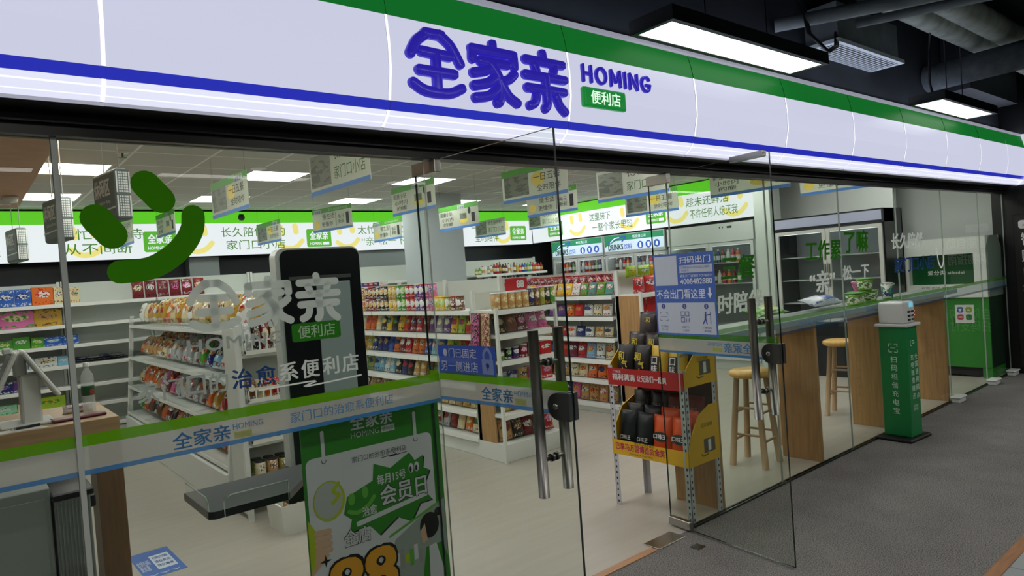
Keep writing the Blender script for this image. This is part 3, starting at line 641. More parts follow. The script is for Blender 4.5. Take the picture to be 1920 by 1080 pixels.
# hanging A3 posters
CORDS = {}
def poster_mesh(kind):
    mb = MB(); W_, H_ = .84, .297; GP = pm('poster_green', (84, 158, 60), .5); BP = pm('poster_blue', (78, 132, 206), .5); PAP = film('poster_paper', (222, 226, 214), 0.0, .45)
    PH = art('poster_photo', (190, 196, 184), (120, 128, 112), (90, 96, 84), .5, 1.0, (.5, .5, .6, .6), (0, 1), 12); YL = pm('poster_yellow', (226, 204, 96), .5)
    mb.box(0, W_, -.002, .002, 0, H_, PAP)
    for sgn in (1,):
        w = .0025; mb.rect(0, 0, W_, .03, w, BP); mb.rect(0, H_-.06, W_, H_, w, GP)
        if kind == 0:
            mb.rect(.03, .05, .36, .24, w+.0005, PH); mb.rect(.56, .225, .74, .285, w+.001, PAP); mb.text('全家亲', .58, .237, .036, w+.0015, BLUEP, width=.14, bold=.02)
            mb.disc(.48, .17, .09, .06, w+.0005, YL); mb.text('一日五餐', .42, .15, .07, w+.001, INK, width=.34); mb.text('全时陪伴', .46, .06, .06, w+.001, INK, width=.30)
        elif kind == 1:
            mb.rect(.04, .225, .20, .285, w+.001, PAP); mb.text('全家亲', .055, .237, .036, w+.0015, BLUEP, width=.13, bold=.02); mb.text('家门口的治愈系便利店', .36, .25, .03, w+.001, PAP, width=.4)
            mb.text('慢生活', .22, .15, .07, w+.001, INK, width=.26); mb.text('更懂你', .20, .06, .06, w+.001, INK, width=.24); mb.rect(.5, .05, .52, .215, w+.001, GREYP); mb.disc(.1, .10, .06, .05, w+.0005, YL)
            mb.text('每日\n新鲜', .56, .07, .12, w+.001, INK, width=.12); mb.rect(.72, .06, .78, .2, w+.001, INK)
        elif kind == 2:
            mb.rect(0, .235, W_, H_, w+.0004, PAP); mb.rect(.02, .05, .32, .27, w+.0008, PH); mb.text('长久陪伴的', .38, .20, .07, w+.001, INK, width=.36); mb.text('家门口小店', .37, .07, .09, w+.001, pm('poster_pen_green', (60, 110, 50), .5), width=.42)
        else:
            mb.text('能量小站', .04, .17, .055, w+.001, INK, width=.26); mb.text('小时内', .06, .105, .05, w+.001, INK, width=.26); mb.text('的暖', .1, .05, .045, w+.001, INK, width=.2)
            mb.rect(.42, .225, .56, .285, w+.001, PAP); mb.text('全家亲', .43, .24, .03, w+.0015, BLUEP, width=.12); mb.disc(.54, .10, .10, .04, w+.0005, YL); mb.rect(.46, .11, .60, .18, w+.001, PH); mb.disc(.66, .20, .03, .04, w+.001, INK); mb.rect(.70, .06, .77, .17, w+.001, INK)
    return mb.mesh('sheet')
PMESH = [poster_mesh(i) for i in range(4)]
CORD = glassmat('clear_cord', (.85, .88, .86), .6)
def cord_mesh(z):
    k = round(2.849-z, 3)
    if k not in CORDS:
        c = MB()
        for u in (.04, .80): c.tube([(u, 0, .29), (u, 0, k)], .0022, CORD, 5)
        CORDS[k] = c.mesh('cord')
    return CORDS[k]
POST = [ # x, y of the far-left corner, z, kind, direction deg, label
 (1.76, 3.52, 2.30, 0, -88, 'beside the green smile, photo on its left half'), (3.434, 7.30, 2.321, 0, -88, 'small in the distance before the handwritten light box, photo on its left'),
 (3.66, 5.85, 2.36, 1, -80, 'with a green top before the logo on the back light box'), (3.69, 3.83, 2.35, 3, -90, 'with people drawings left of the left door patch'),
 (5.04, 6.81, 2.28, 1, -90, 'hanging left of the white column, low against the light box'), (4.84, 4.68, 2.25, 3, -90, 'with people drawings right in front of the white column'),
 (7.35, 7.30, 2.333, 2, -89, 'far away right of the white column'), (5.57, 3.80, 2.33, 1, -87, 'seen through the doorway above the snack shelves, middle of three'),
 (8.55, 7.2, 2.46, 2, -88, 'seen through the doorway, lowest of three'), (6.97, 3.42, 2.29, 0, -89, 'in front of the drinks fridge sign'),
 (2.127, 7.30, 2.454, 3, -88, 'behind the mouth of the green smile'), (1.689, 7.30, 2.339, 2, -90, 'behind the lower eye of the green smile'),
 (2.02, 2.05, 2.30, 2, -88, 'largest, cut off by the black header beside the left door'), (4.02, 2.35, 2.30, 0, -88, 'seen through the doorway, topmost of three'),
 (4.95, 2.02, 2.28, 2, -88, 'behind the right door leaf in front of the fresh food light box'), (6.0, 1.45, 2.27, 3, -88, 'above the black fridge, cut off by the header'), (7.25, 1.15, 2.27, 1, -88, 'above the right end of the black fridge')]
for x, y, z, kd, ang, lab in POST:
    t = thing('hanging_poster', 'wide hanging poster ' + lab, 'poster', (x, y, z), math.radians(ang), 'posters hung from the shop ceiling')
    link('sheet', PMESH[kd], t); link('cord', cord_mesh(z), t)

# film clapper shaped hanging signs
CG = pm('clapper_grey', (112, 126, 121), .5); CGD = pm('clapper_dark', (66, 70, 80), .5); CW = pm('clapper_white', (246, 248, 246), .5)
def clapper(x, y, z, lab, first=None, htop=2.85):
    t = thing('film_roll_sign', lab, 'hanging sign', (x, y, z), math.radians(-80), 'grey film style signs hung at the left')
    MB().box(-.36, 0, -.045, .045, 0, .30, CG, .022, seg=3).build('box', t)
    mb = MB(); mb.text('休闲区', -.325, .15, .105, .0465, CW, width=.25, bold=.045); mb.text('Leisure Area', -.27, .108, .024, .0462, CW, width=.19); mb.poly([(-.345, .062), (-.005, .072), (-.005, .082), (-.345, .072)], .0462, CW); mb.build('face_lettering', t)
    mb = MB(); w = .0005
    M = Matrix.Translation((0.0006, 0, 0)) @ Matrix.Rotation(PI/2, 4, 'Z')
    s = MB()
    for c in (-.034, .034): s.rect(c-.004, .02, c+.004, .142, w, CW); s.rect(c-.004, .158, c+.004, .28, w, CW)
    for i in range(17):
        if i == 8: continue
        zz = .027+i*.0154
        for c in (-.020, -.007, .006): s.rect(c-.0045, zz-.0055, c+.0045, zz+.0055, w, CW)
        s.rect(.012, zz-.006, .025, zz+.006, w, CW)
    mb.add(s.v, s.f, CW, M=M); mb.build('film_strip_edge', t)
    mb = MB()
    for u in (-.28, -.05): mb.box(u-.008, u+.008, -.001, .001, .298, htop-z, pm('white_ribbon', (190, 194, 188), .6))
    mb.build('ribbon', t)
    return t
clapper(.80, 1.86, 2.125, 'grey leisure area sign with film strip edge, nearest and largest of three')
clapper(.63, 2.90, 2.10, 'grey hanging sign with film strip edge, middle one of three at the glass joint')
clapper(.505, 4.85, 2.08, 'grey hanging sign with film strip edge, smallest one under the brown bulkhead', htop=2.6)
tag(MB().lathe([(0, -.05), (.05, -.05), (.06, 0)], PFR, 16).box(-.08, .0, -.02, .02, -.07, -.03, PFR).build('smoke_detector', loc=(.42, 4.45, 2.6)), 'white detector mounted under the brown bulkhead', 'detector')

# ------------------------------------------------------------------ light box banners on the back and right walls
BW = em('banner_white', (244, 247, 255), .86*BANNER_L, .5, (90, 92, 96), .2); BG = em('banner_green', (96, 200, 40), .9*BANNER_L, .5, (40, 90, 20), .2); BT = em('banner_pen_green', (84, 150, 50), .55*BANNER_L, .5, (40, 80, 20), .1); BY = em('banner_yellow', (250, 234, 140), .84*BANNER_L, .5, (90, 84, 50), .1)
BLG = em('banner_logo_green', (100, 190, 60), .75*BANNER_L, .5, (40, 80, 24), .1)
def banner(length, items):
    mb = MB()
    mb.rect(0, 0, length, .455, 0, BW); mb.rect(0, .455, length, .62, 0, BG); mb.box(0, length, .001, .09, 0, .62, BLACK)
    for it in items:
        if it[0] == 'logo':
            u = it[1]; mb.poly([(u, .1), (u+.02, .08), (u+.38, .08), (u+.40, .1), (u+.40, .335), (u+.38, .355), (u+.02, .355), (u, .335)], .002, BLG)
            mb.text('全家亲', u+.05, .19, .13, .003, BW, width=.30, bold=.03); mb.text('HOMING', u+.05, .11, .045, .003, BW, width=.19, bold=.02); mb.rect(u+.26, .11, u+.36, .155, .003, BW)
        elif it[0] == 'smile':
            u = it[1]; mb.stroke([(u, .38), (u+.01, .30)], .045, .001, BY); mb.stroke([(u+.22, .40), (u+.23, .32)], .045, .001, BY); mb.stroke([(u-.04, .14), (u+.08, .07), (u+.22, .09), (u+.32, .18)], .035, .001, BY)
        else:
            mb.text(it[2], it[1], .26, .14, .003, BT, width=it[4]); mb.text(it[3], it[1]+.06, .075, .14, .003, BT, width=it[5])
    return mb
o = banner(9.9, [('t', .5, '下班后的小日', '听到温暖来', .95, 1.0), ('t', 2.13, '琐忙但等待', '从不间断', .95, .75), ('smile', 2.3), ('logo', 3.08), ('smile', 3.62), ('t', 4.07, '长久陪伴你的', '家门口小店', .92, .85), ('smile', 4.93), ('logo', 5.32), ('smile', 5.86), ('t', 6.18, '太忙了回家', '“亲”松一下', .85, .80), ('logo', 7.8), ('t', 8.45, '一日五餐', '全时陪伴', .55, .55), ('smile', 9.05), ('logo', 9.35)])
tag(o.build('light_box_banner', loc=(-1.1, 7.42, 2.205)), 'long glowing white banner with green band on the back wall', 'light box')
o = banner(4.79, [('logo', .45), ('smile', 1.10), ('t', 1.55, '这里装下', '一整个家长里短', .50, .92), ('smile', 2.32), ('logo', 2.82), ('smile', 3.30), ('t', 3.62, '趁未还鲜活', '不许任何人熄灭我', .74, .82), ('smile', 4.32)])
tag(o.build('light_box_banner', loc=(8.8, 7.40, 2.215), rz=WEST), 'glowing white banner with green band above the drinks fridges', 'light box')

# ------------------------------------------------------------------ columns
struct(MB().box(5.05, 5.68, 5.35, 5.95, 0, 2.85, pm('column_paint', (188, 198, 202), .5)).build('column_1'))
struct(MB().box(8.72, 9.0, 2.36, 2.60, 0, 2.85, pm('column_paint_light', (206, 214, 210), .5)).build('column_2'))
struct(MB().box(2.55, 2.95, 7.55, 7.75, 0, 2.2, pm('pilaster_grey', (150, 158, 160), .5)).build('column_3'))
struct(MB().box(5.0, 6.0, 7.5, 7.75, 0, 2.2, MATS['pilaster_grey']).build('column_4'))

# ------------------------------------------------------------------ shelving
def gondola(name, label, L_, D, zs, back_top, loc, rz, group=None, base=.14, end_left=False, end_right=False, lean=0.0, upr=1.2):
    """local x along the run, front faces -y at y=0, back panel at y=D"""
    t = thing(name, label, 'shelf unit', loc, rz, group)
    MB().box(0, L_, .02, D, 0, base, WHITEM, .003).build('base_plinth', t)
    MB().box(0, L_, D-.02, D, base, back_top, pm('shelf_back_white', (206, 212, 206), .5)).build('back_panel', t)
    n = max(1, round(L_/upr)); w = L_/n
    for i in range(n+1):
        x = min(max(i*w, .015), L_-.015)
        MB().box(x-.015, x+.015, D-.055, D-.02, base, back_top+.02, WHITEM).build('upright', t)
    for z in zs:
        for i in range(n):
            sh = MB().box(i*w+.004, (i+1)*w-.004, .004, D-.02, z-.026, z, WHITEM).build('shelf', t)
            MB().box(i*w+.006, (i+1)*w-.006, -.006, .004, z-.040, z+.002, RAILW, .001).build('price_rail', sh)
    return t
# product prototypes -------------------------------------------------------------
_pm = {}
def bag_mesh(w, h, d, m, crimp=.012):
    k = ('bag', w, h, d, m.name)
    if k in _pm: return _pm[k]
    nx, nz = 7, 9; vs = []; fs = []; R = random.Random(hash(m.name) % 1000)
    for s_ in (-1, 1):
        for j in range(nz):
            for i in range(nx):
                u = i/(nx-1); v = j/(nz-1); b = (math.sin(PI*u)**.6)*(math.sin(PI*v)**.55)
                z = v*h; x = (u-.5)*w*(1-.06*math.sin(PI*v)); y = s_*(d/2*b+.001)+(R.uniform(-.004, .004) if 0 < i < nx-1 and 0 < j < nz-1 else 0)
                vs.append((x, y, z))
    o_ = nx*nz
    for j in range(nz-1):
        for i in range(nx-1):
            a = j*nx+i; fs.append((a, a+1, a+nx+1, a+nx)); fs.append((o_+a, o_+a+nx, o_+a+nx+1, o_+a+1))
    for j in range(nz-1): fs.append((j*nx, (j+1)*nx, o_+(j+1)*nx, o_+j*nx)); q = j*nx+nx-1; fs.append((q, o_+q, o_+q+nx, q+nx))
    for i in range(nx-1): fs.append((i, o_+i, o_+i+1, i+1)); q = (nz-1)*nx+i; fs.append((q, q+1, o_+q+1, o_+q))
    _pm[k] = MB().add(vs, fs, m, True).mesh('bag'); return _pm[k]
def can_mesh(r, h, m, lid, n=14):
    k = ('can', r, h, m.name, lid.name)
    if k in _pm: return _pm[k]
    mb = MB().lathe([(r*.94, 0), (r, .004), (r, h-.012)], m, n); mb.lathe([(r*1.02, h-.012), (r*1.02, h-.001), (r*.9, h), (0, h-.002)], lid, n)
    _pm[k] = mb.mesh('can'); return _pm[k]
def bottle_mesh(r, h, m, cap, lab=None, n=12):
    k = ('bot', r, h, m.name, cap.name, lab and lab.name)
    if k in _pm: return _pm[k]
    mb = MB().lathe([(r*.85, 0), (r, .008), (r, h*.62), (r*.8, h*.72), (r*.36, h*.85), (r*.33, h*.90)], m, n)
    mb.lathe([(r*.4, h*.90), (r*.42, h*.91), (r*.42, h*.995), (r*.38, h)], cap, n)
    if lab: mb.lathe([(r*1.01, h*.22), (r*1.012, h*.23), (r*1.012, h*.52), (r*1.01, h*.53)], lab, n)
    _pm[k] = mb.mesh('bottle'); return _pm[k]
def box_mesh(w, h, d, m, side=None):
    k = ('box', w, h, d, m.name)
    if k in _pm: return _pm[k]
    _pm[k] = MB().box(-w/2, w/2, -d/2, d/2, 0, h, m, .003).mesh('box'); return _pm[k]
def cup_mesh(r, h, m, lid):
    k = ('cup', r, h, m.name, lid.name)
    if k in _pm: return _pm[k]
    mb = MB().lathe([(r*.74, 0), (r*.76, .004), (r*.98, h-.008)], m, 16); mb.lathe([(r*1.05, h-.008), (r*1.06, h-.003), (r*1.0, h), (0, h+.001)], lid, 16)
    _pm[k] = mb.mesh('cup'); return _pm[k]
C = dict(yellow=(226, 186, 40), green=(74, 150, 52), red=(190, 34, 38), maroon=(122, 26, 38), navy=(34, 44, 112), blue=(48, 96, 186), sky=(128, 184, 214), purple=(104, 58, 140), pink=(216, 112, 168), orange=(222, 112, 40), brown=(112, 70, 42),
         black=(30, 28, 30), white=(222, 224, 220), cream=(222, 208, 166), tan=(190, 146, 88), olive=(150, 150, 60), lime=(158, 196, 52), teal=(60, 140, 130), grey=(150, 154, 156), gold=(196, 158, 60), silver=(176, 180, 182), mint=(150, 206, 176))
def A(base, c2, c3, seed=0, **kw):
    return art('%s_%s_%s_%s' % (base, c2, c3, seed), C[base], C[c2], C[c3], seed=float(seed), **kw)
LIDW = pm('lid_white', (222, 224, 222), .4); LIDK = pm('lid_black', (28, 28, 30), .4); LIDR = pm('lid_red', (180, 36, 36), .4); LIDS = pm('lid_silver', (190, 190, 190), .3, .8)
COUNT = {}
def place(me, name, lab, cat, group, p, rz=0.0, tilt=0.0, roll=0.0):
    o = link(name, me, None, p, 0, (tilt, roll, rz)); tag(o, lab, cat, group); return o
FRAMES = {}
def row_on(unit_loc, rz, u0, z, y, specs, kind, where, group, gap=.004, tilt=0.0, jitter=.008, start=1, ends='from left'):
    """specs: list of (colour word, mesh, width). Items stand in a row from local x=u0 on; labels count along the row"""
    M = Matrix.Translation(unit_loc) @ Matrix.Rotation(rz, 4, 'Z'); x = u0; i = start
    for col, me, w in specs:
        if me is not None:
            p = M @ Vector((x+w/2, y+rnd.uniform(-jitter, jitter)*.5, z+.030*abs(math.sin(tilt))+.0006))
            place(me, kind[0], '%s %s, %s %s on %s' % (col, kind[1], ORD[i] if i < len(ORD) else 'last', ends, where), kind[2], group, p, rz+rnd.uniform(-.06, .06), tilt)
            i += 1
        x += w+gap
    return i

# ---- back wall shelving
BK = 7.0
bz = [.20, .46, .70, .95, 1.19, 1.43, 1.68]
BU = [(-.30, 1.30, 'behind the cash register with tissue boxes'), (1.01, .98, 'mostly empty, left of the bread rack'), (2.0, 1.28, 'behind the bread rack top, left'), (3.29, 1.28, 'behind the black kiosk'), (4.58, 1.44, 'far behind the snack cans, left of the white column')]
for x, w_, lab in BU: gondola('wall_shelf', 'white back wall shelf unit ' + lab, w_, .36, bz, 1.93, (x, BK, 0), 0, 'white shelf units along the back wall')
# tissue boxes and packets
def bx(col, w, h, d, c2, c3, seed=0, **k): return (col, box_mesh(w, h, d, A(col, c2, c3, seed, **k)), w)
U = (-.30, BK, 0); g = 'tissue packs on the back wall shelf'
row_on(U, 0, .68, 1.68, .14, [bx('blue', .155, .20, .12, 'navy', 'white', 1), bx('blue', .155, .20, .12, 'navy', 'white', 1), bx('orange', .21, .215, .12, 'white', 'red', 2), bx('cream', .10, .20, .1, 'white', 'brown', 3)], ('tissue_box', 'tissue box', 'box'), 'the top shelf behind the register', g)
row_on(U, 0, .66, 1.43, .14, [bx('pink', .34, .20, .12, 'cream', 'green', 4), bx('gold', .27, .20, .12, 'tan', 'brown', 5)], ('tissue_pack', 'tissue pack', 'box'), 'the second shelf behind the register', g)
row_on(U, 0, .62, 1.19, .12, [bx('green', .16, .11, .12, 'lime', 'white', 6), bx('green', .16, .14, .12, 'white', 'green', 7), bx('green', .13, .12, .12, 'white', 'lime', 8), bx('blue', .17, .11, .12, 'sky', 'white', 9), bx('blue', .17, .11, .12, 'sky', 'white', 9)], ('tissue_pack', 'small tissue pack', 'box'), 'the third shelf behind the register', g)
row_on(U, 0, .62, .95, .12, [bx('white', .14, .10, .10, 'purple', 'grey', 10), bx('white', .14, .12, .10, 'grey', 'navy', 11), bx('sky', .06, .12, .12, 'blue', 'white', 12), bx('white', .22, .115, .10, 'cream', 'black', 13), bx('sky', .17, .11, .12, 'white', 'sky', 14)], ('wipes_pack', 'wipes pack', 'box'), 'the fourth shelf behind the register', g)
row_on(U, 0, .55, .70, .12, [bx('navy', .2, .13, .12, 'purple', 'white', 15), bx('purple', .24, .13, .12, 'navy', 'white', 16)], ('paper_pack', 'paper pack', 'box'), 'the fifth shelf behind the register', g)
row_on(U, 0, .50, .46, .12, [bx('mint', .27, .11, .14, 'white', 'green', 17), bx('cream', .16, .10, .12, 'green', 'white', 18), bx('lime', .30, .14, .12, 'green', 'yellow', 19)], ('paper_pack', 'low paper pack', 'box'), 'the sixth shelf behind the register', g)
place(box_mesh(.10, .19, .08, A('cream', 'mint', 'red', 20)), 'upright_carton', 'pale upright carton alone on the nearly empty back shelf', 'box', None, (1.12, 7.10, 1.68))
for i in range(9):
    m_ = A(['black', 'navy', 'black', 'grey'][i % 4], ['grey', 'white', 'purple'][i % 3], 'white', 30+i % 3)
    place(bag_mesh(.13, .17, .03, m_), 'sock_pack', '%s soft pack, %s from left in the heap on the empty back shelf' % (['black', 'navy', 'black', 'grey'][i % 4], ORD[i+1]), 'pack', 'soft packs heaped on the empty back shelf', (1.10+i*.062, 7.17, .968+.030*(i % 2)), rnd.uniform(-.15, .15), math.radians(-86))
for i in range(6):
    col = 'maroon'
    place(bag_mesh(.135, .22, .05, A('maroon', ['cream', 'white', 'maroon', 'pink', 'pink', 'cream'][i], ['black', 'black', 'grey', 'black', 'white', 'red'][i], 40+i)), 'snack_pouch', 'maroon snack pouch hung above the bread rack, %s from the left' % ORD[i+1], 'bag', 'maroon pouches on the back shelf', (1.80+i*.145, 7.06, 1.682), rnd.uniform(-.05, .05), -.12)
# ---- spice and drink shelf on the right of the back wall
gondola('wall_shelf', 'white back wall shelf unit full of bottles right of the white column', 1.66, .38, [.25, .55, .85, 1.14, 1.42, 1.67], 1.93, (7.0, 6.9, 0), 0, 'white shelf units along the back wall')
def bt(col, r, h, cap, lab=None, m=None): return (col, bottle_mesh(r, h, m or pm('bottle_'+col, C[col], .25), cap, lab), r*2)
U = (7.0, 6.9, 0); g = 'bottles on the back wall shelf'
seq1 = ['olive', 'green', 'white', 'white', 'grey', 'white', 'maroon', 'red', 'brown', 'black', 'maroon', 'white', 'silver', 'brown', 'gold', 'red', 'navy', 'blue', 'green', 'teal', 'red', 'red', 'red', 'maroon']
row_on(U, 0, .03, 1.67, .07, [bt(c, .031, [.12, .13, .15, .15, .14, .16, .20, .19, .21, .19, .18, .18, .19, .19, .16, .16, .17, .17, .18, .18, .17, .17, .16, .16][i], [LIDW, LIDK, LIDR][i % 3], pm('lab_%s' % ['cream', 'white', 'gold'][i % 3], C[['cream', 'white', 'gold'][i % 3]], .5)) for i, c in enumerate(seq1)], ('sauce_bottle', 'bottle', 'bottle'), 'the top bottle shelf', g)
seq2 = ['white', 'maroon', 'maroon', 'yellow', 'olive', 'yellow', 'olive', 'yellow', 'cream', 'white', 'white', 'sky', 'white', 'white', 'navy', 'white', 'white', 'navy', 'navy', 'brown', 'brown', 'black', 'brown', 'black']
row_on(U, 0, .03, 1.42, .07, [bt(c, .031, .19+.01*(i % 3), [LIDW, LIDW, LIDK][i % 3], pm('lab_%s' % ['white', 'cream', 'gold'][i % 3], C[['white', 'cream', 'gold'][i % 3]], .5)) for i, c in enumerate(seq2)], ('drink_bottle', 'bottle', 'bottle'), 'the second bottle shelf', g)

# ---- centre snack gondola: left face, seen from the street
GX, GY0, GL = 3.62, 5.3, 2.84          # front plane x, far end y, run length toward the camera
CZ = [.40, .64, .88, 1.11, 1.34]
gondola('snack_gondola', 'white snack gondola with rows of crisp bags in the middle of the shop', GL, .42, [.17]+CZ, 1.62, (GX, GY0, 0), WEST, upr=.95)
gU = (GX, GY0, 0)
def bag(col, c2, c3, seed, w=.125, h=.20, d=.06): return (col, bag_mesh(w, h, d, A(col, c2, c3, seed)), w)
rows = [
 (1.11, ['cream', 'mint', 'white', 'cream', 'orange', 'orange', 'cream', 'black', 'yellow', 'black', 'yellow', 'red', 'maroon', 'red', 'maroon', 'purple', 'grey', 'purple', 'yellow', 'lime', 'red']),
 (.88, ['olive', 'olive', 'gold', 'gold', 'gold', 'navy', 'navy', 'navy', 'blue', 'orange', 'maroon', 'red', 'orange', 'orange', 'blue', 'sky', 'blue', 'lime', 'gold', 'red', 'pink']),
 (.64, ['olive', 'olive', 'olive', 'green', 'olive', 'sky', 'sky', 'white', 'sky', 'black', 'navy', 'black', 'tan', 'tan', 'brown', 'gold', 'tan', 'gold', 'red', 'gold', 'tan']),
 (.40, ['tan', 'cream', 'tan', 'brown', 'tan', 'brown', 'tan', 'brown', 'orange', 'brown', 'tan', 'cream', 'gold', 'gold', 'gold', 'tan', 'gold', 'gold', 'tan', 'gold', 'gold']),
 (.17, ['teal', 'mint', 'teal', 'white', 'teal', 'mint', 'teal', 'mint', 'teal', 'white', 'teal', 'mint', 'teal', 'mint', 'silver', 'maroon', 'silver', 'maroon', 'cream', 'orange', 'cream'])]
sec = ['white', 'cream', 'red', 'yellow', 'green', 'gold', 'navy']
for k_, (z, cs) in enumerate(rows):
    sp = []
    for i, c in enumerate(cs):
        c2 = sec[(i//2+k_*2) % 7]; c3 = ['black', 'white', 'brown', 'white', 'navy'][(i//2+k_) % 5]
        if c2 == c: c2 = 'white'
        sp.append((c, bag_mesh(.118, .178 if k_ < 4 else .17, .06, A(c, c2, c3, (i//2) % 4+k_*5)), .124))
    row_on(gU, WEST, .06, z, .10, sp, ('crisp_bag', 'snack bag', 'bag'), 'snack gondola %s' % ['second shelf down', 'third shelf down', 'fourth shelf down', 'fifth shelf down', 'bottom deck'][k_], 'snack bags on the centre gondola', gap=.003, tilt=-.30)
cc = [('yellow', 'brown'), ('yellow', 'white'), ('purple', 'black'), ('black', 'white'), ('red', 'white'), ('red', 'orange'), ('gold', 'red'), ('maroon', 'gold'), ('maroon', 'gold'), ('maroon', 'gold'), ('black', 'gold'), ('black', 'gold'), ('black', 'gold'), ('gold', 'yellow'), ('gold', 'yellow'), ('green', 'white'), ('green', 'lime'), ('red', 'white'), ('red', 'white'), ('purple', 'white'), ('purple', 'white'), ('pink', 'white'), ('pink', 'purple'), ('yellow', 'lime'), ('yellow', 'lime'), ('olive', 'white'), ('maroon', 'brown'), ('brown', 'white')]
gM = Matrix.Translation(gU) @ Matrix.Rotation(WEST, 4, 'Z')
for i, (c, c2) in enumerate(cc):
    for lv in range(2):
        h = .135
        me = can_mesh(.043, h, A(c, c2, 'white', i % 5, ell=(.5, .55, .5, .25)), [LIDK, LIDW, LIDR][i % 3] if c in ('black', 'maroon', 'purple') else pm('lid_'+c, C[c], .4))
        p = gM @ Vector((.10+i*.092, .08, 1.343+lv*(h+.0008)))
        if i > 22 and lv == 1: continue
        place(me, 'snack_can', '%s snack can, %s from far end, %s row atop the snack gondola' % (c, ORD[i+1], ['lower', 'upper'][lv]), 'can', 'cans on top of the snack gondola', p, WEST)
# small packs lying on top of the back part
for i in range(5):
    p = gM @ Vector((.2+i*.13, .30, 1.62)); c = ['blue', 'purple', 'red', 'navy', 'white'][i]
    place(box_mesh(.11, .05, .06, A(c, 'white', 'red', 60+i)), 'small_carton', '%s small carton on the snack gondola back rail, %s from far end' % (c, ORD[i+1]), 'box', 'small cartons on the back rail', p, WEST)
# ---- end cap of the centre gondola (faces the street)
EX0, EW, EY = 3.62, .70, 2.06
EZ = [.20, .42, .66, .89, 1.12, 1.34]
ec = gondola('end_cap_shelf', 'white end cap shelf facing the street at the snack gondola', EW, .40, EZ[1:], 1.5, (EX0, EY, 0), 0, base=.16)
MB().box(-.012, .012, .0, .03, 0, 1.36, WHITEM).build('front_post', ec); MB().box(EW-.012, EW+.012, 0, .03, 0, 1.36, WHITEM).build('front_post', ec)
MB().box(.0, .018, .14, .39, .16, 1.32, WOODP).build('side_board', ec)
U = (EX0, EY, 0)
row_on(U, 0, .02, 1.342, .09, [('tan', can_mesh(.042, .15, A('tan', 'gold', 'cream', 1), LIDW), .084)]*5+[(c, can_mesh(.033, .17, A(c, 'white', 'gold', 2), LIDS), .066) for c in ('navy', 'brown', 'olive', 'black', 'green')], ('plastic_jar', 'jar', 'jar'), 'top of the end cap shelf', 'jars on the end cap', gap=-.003+.003)
tag(MB().text('88', 0, .02, .07, .002, LWHITE, width=.09, bold=.04).box(-.13, .13, 0, .004, 0, .11, pm('sign_red', (196, 30, 40), .5)).build('price_sign', loc=(3.97, 2.19, 1.50)), 'small red price sign above the jars on the end cap', 'sign')
row_on(U, 0, .05, 1.12, .12, [bag('black', 'grey', 'gold', 70, .14, .17, .05), bag('brown', 'tan', 'maroon', 71, .13, .17, .05), bag('maroon', 'pink', 'white', 72, .12, .16, .05), bag('pink', 'white', 'maroon', 73, .12, .16, .05), bag('pink', 'white', 'red', 74, .12, .16, .05)], ('snack_pouch', 'pouch', 'bag'), 'the upper shelf of the end cap', 'pouches on the end cap', tilt=-.3)
row_on(U, 0, .04, .89, .10, [('green', can_mesh(.04, .10, A('green', 'white', 'red', 3), LIDK), .08), ('black', can_mesh(.04, .11, A('black', 'green', 'white', 4), LIDS), .08), ('navy', can_mesh(.04, .11, A('navy', 'white', 'red', 5), LIDS), .08), ('maroon', can_mesh(.045, .12, A('maroon', 'pink', 'white', 6), LIDW), .09), bx('red', .13, .12, .1, 'white', 'maroon', 75), bx('red', .13, .12, .1, 'white', 'maroon', 75)], ('tin', 'tin', 'can'), 'the middle shelf of the end cap', 'tins on the end cap')
row_on(U, 0, .04, .66, .12, [bag('silver', 'blue', 'navy', 76, .12, .12, .05), bag('navy', 'silver', 'white', 77, .12, .12, .05), bag('gold', 'black', 'white', 78, .11, .13, .05), bx('pink', .13, .13, .1, 'red', 'white', 79), bx('red', .13, .14, .1, 'pink', 'white', 80)], ('snack_pack', 'pack', 'pack'), 'the lower middle shelf of the end cap', 'packs on the end cap')
row_on(U, 0, .06, .42, .12, [bag('yellow', 'brown', 'white', 81, .12, .16, .05), bag('orange', 'brown', 'black', 82, .13, .15, .06), bag('teal', 'black', 'white', 83, .13, .15, .06), bag('black', 'teal', 'white', 84, .12, .15, .06), bag('navy', 'white', 'red', 85, .12, .15, .06)], ('snack_pack', 'pack', 'pack'), 'the low shelf of the end cap', 'packs on the end cap', tilt=-.2)
row_on(U, 0, .035, .162, .13, [bag('tan', 'brown', 'maroon', 86, .15, .19, .08), bag('black', 'maroon', 'cream', 87, .12, .17, .06), bag('maroon', 'white', 'black', 88, .12, .17, .06), bag('brown', 'olive', 'white', 89, .12, .17, .06), bag('red', 'pink', 'white', 90, .12, .17, .06)], ('snack_pack', 'pack', 'pack'), 'the bottom deck of the end cap', 'packs on the end cap', tilt=-.2)
# pink snack strips hanging on the end cap's left side
for i in range(2):
    for j in range(4):
        place(bag_mesh(.13, .19, .04, A('maroon', ['black', 'maroon'][i], ['pink', 'cream'][i], 92+i, dots=14, ell=(.5, .5, .6, .6))), 'hanging_pouch', 'maroon pink pouch hanging beside the end cap, %s %s' % (['far column,', 'near column,'][i], ['topmost', 'second down', 'third down', 'lowest'][j]), 'bag', 'hanging pouch strips on the gondola side', (3.585-.012*(j % 2), 2.36-i*.16, 1.13-j*.145), WEST, -.1)

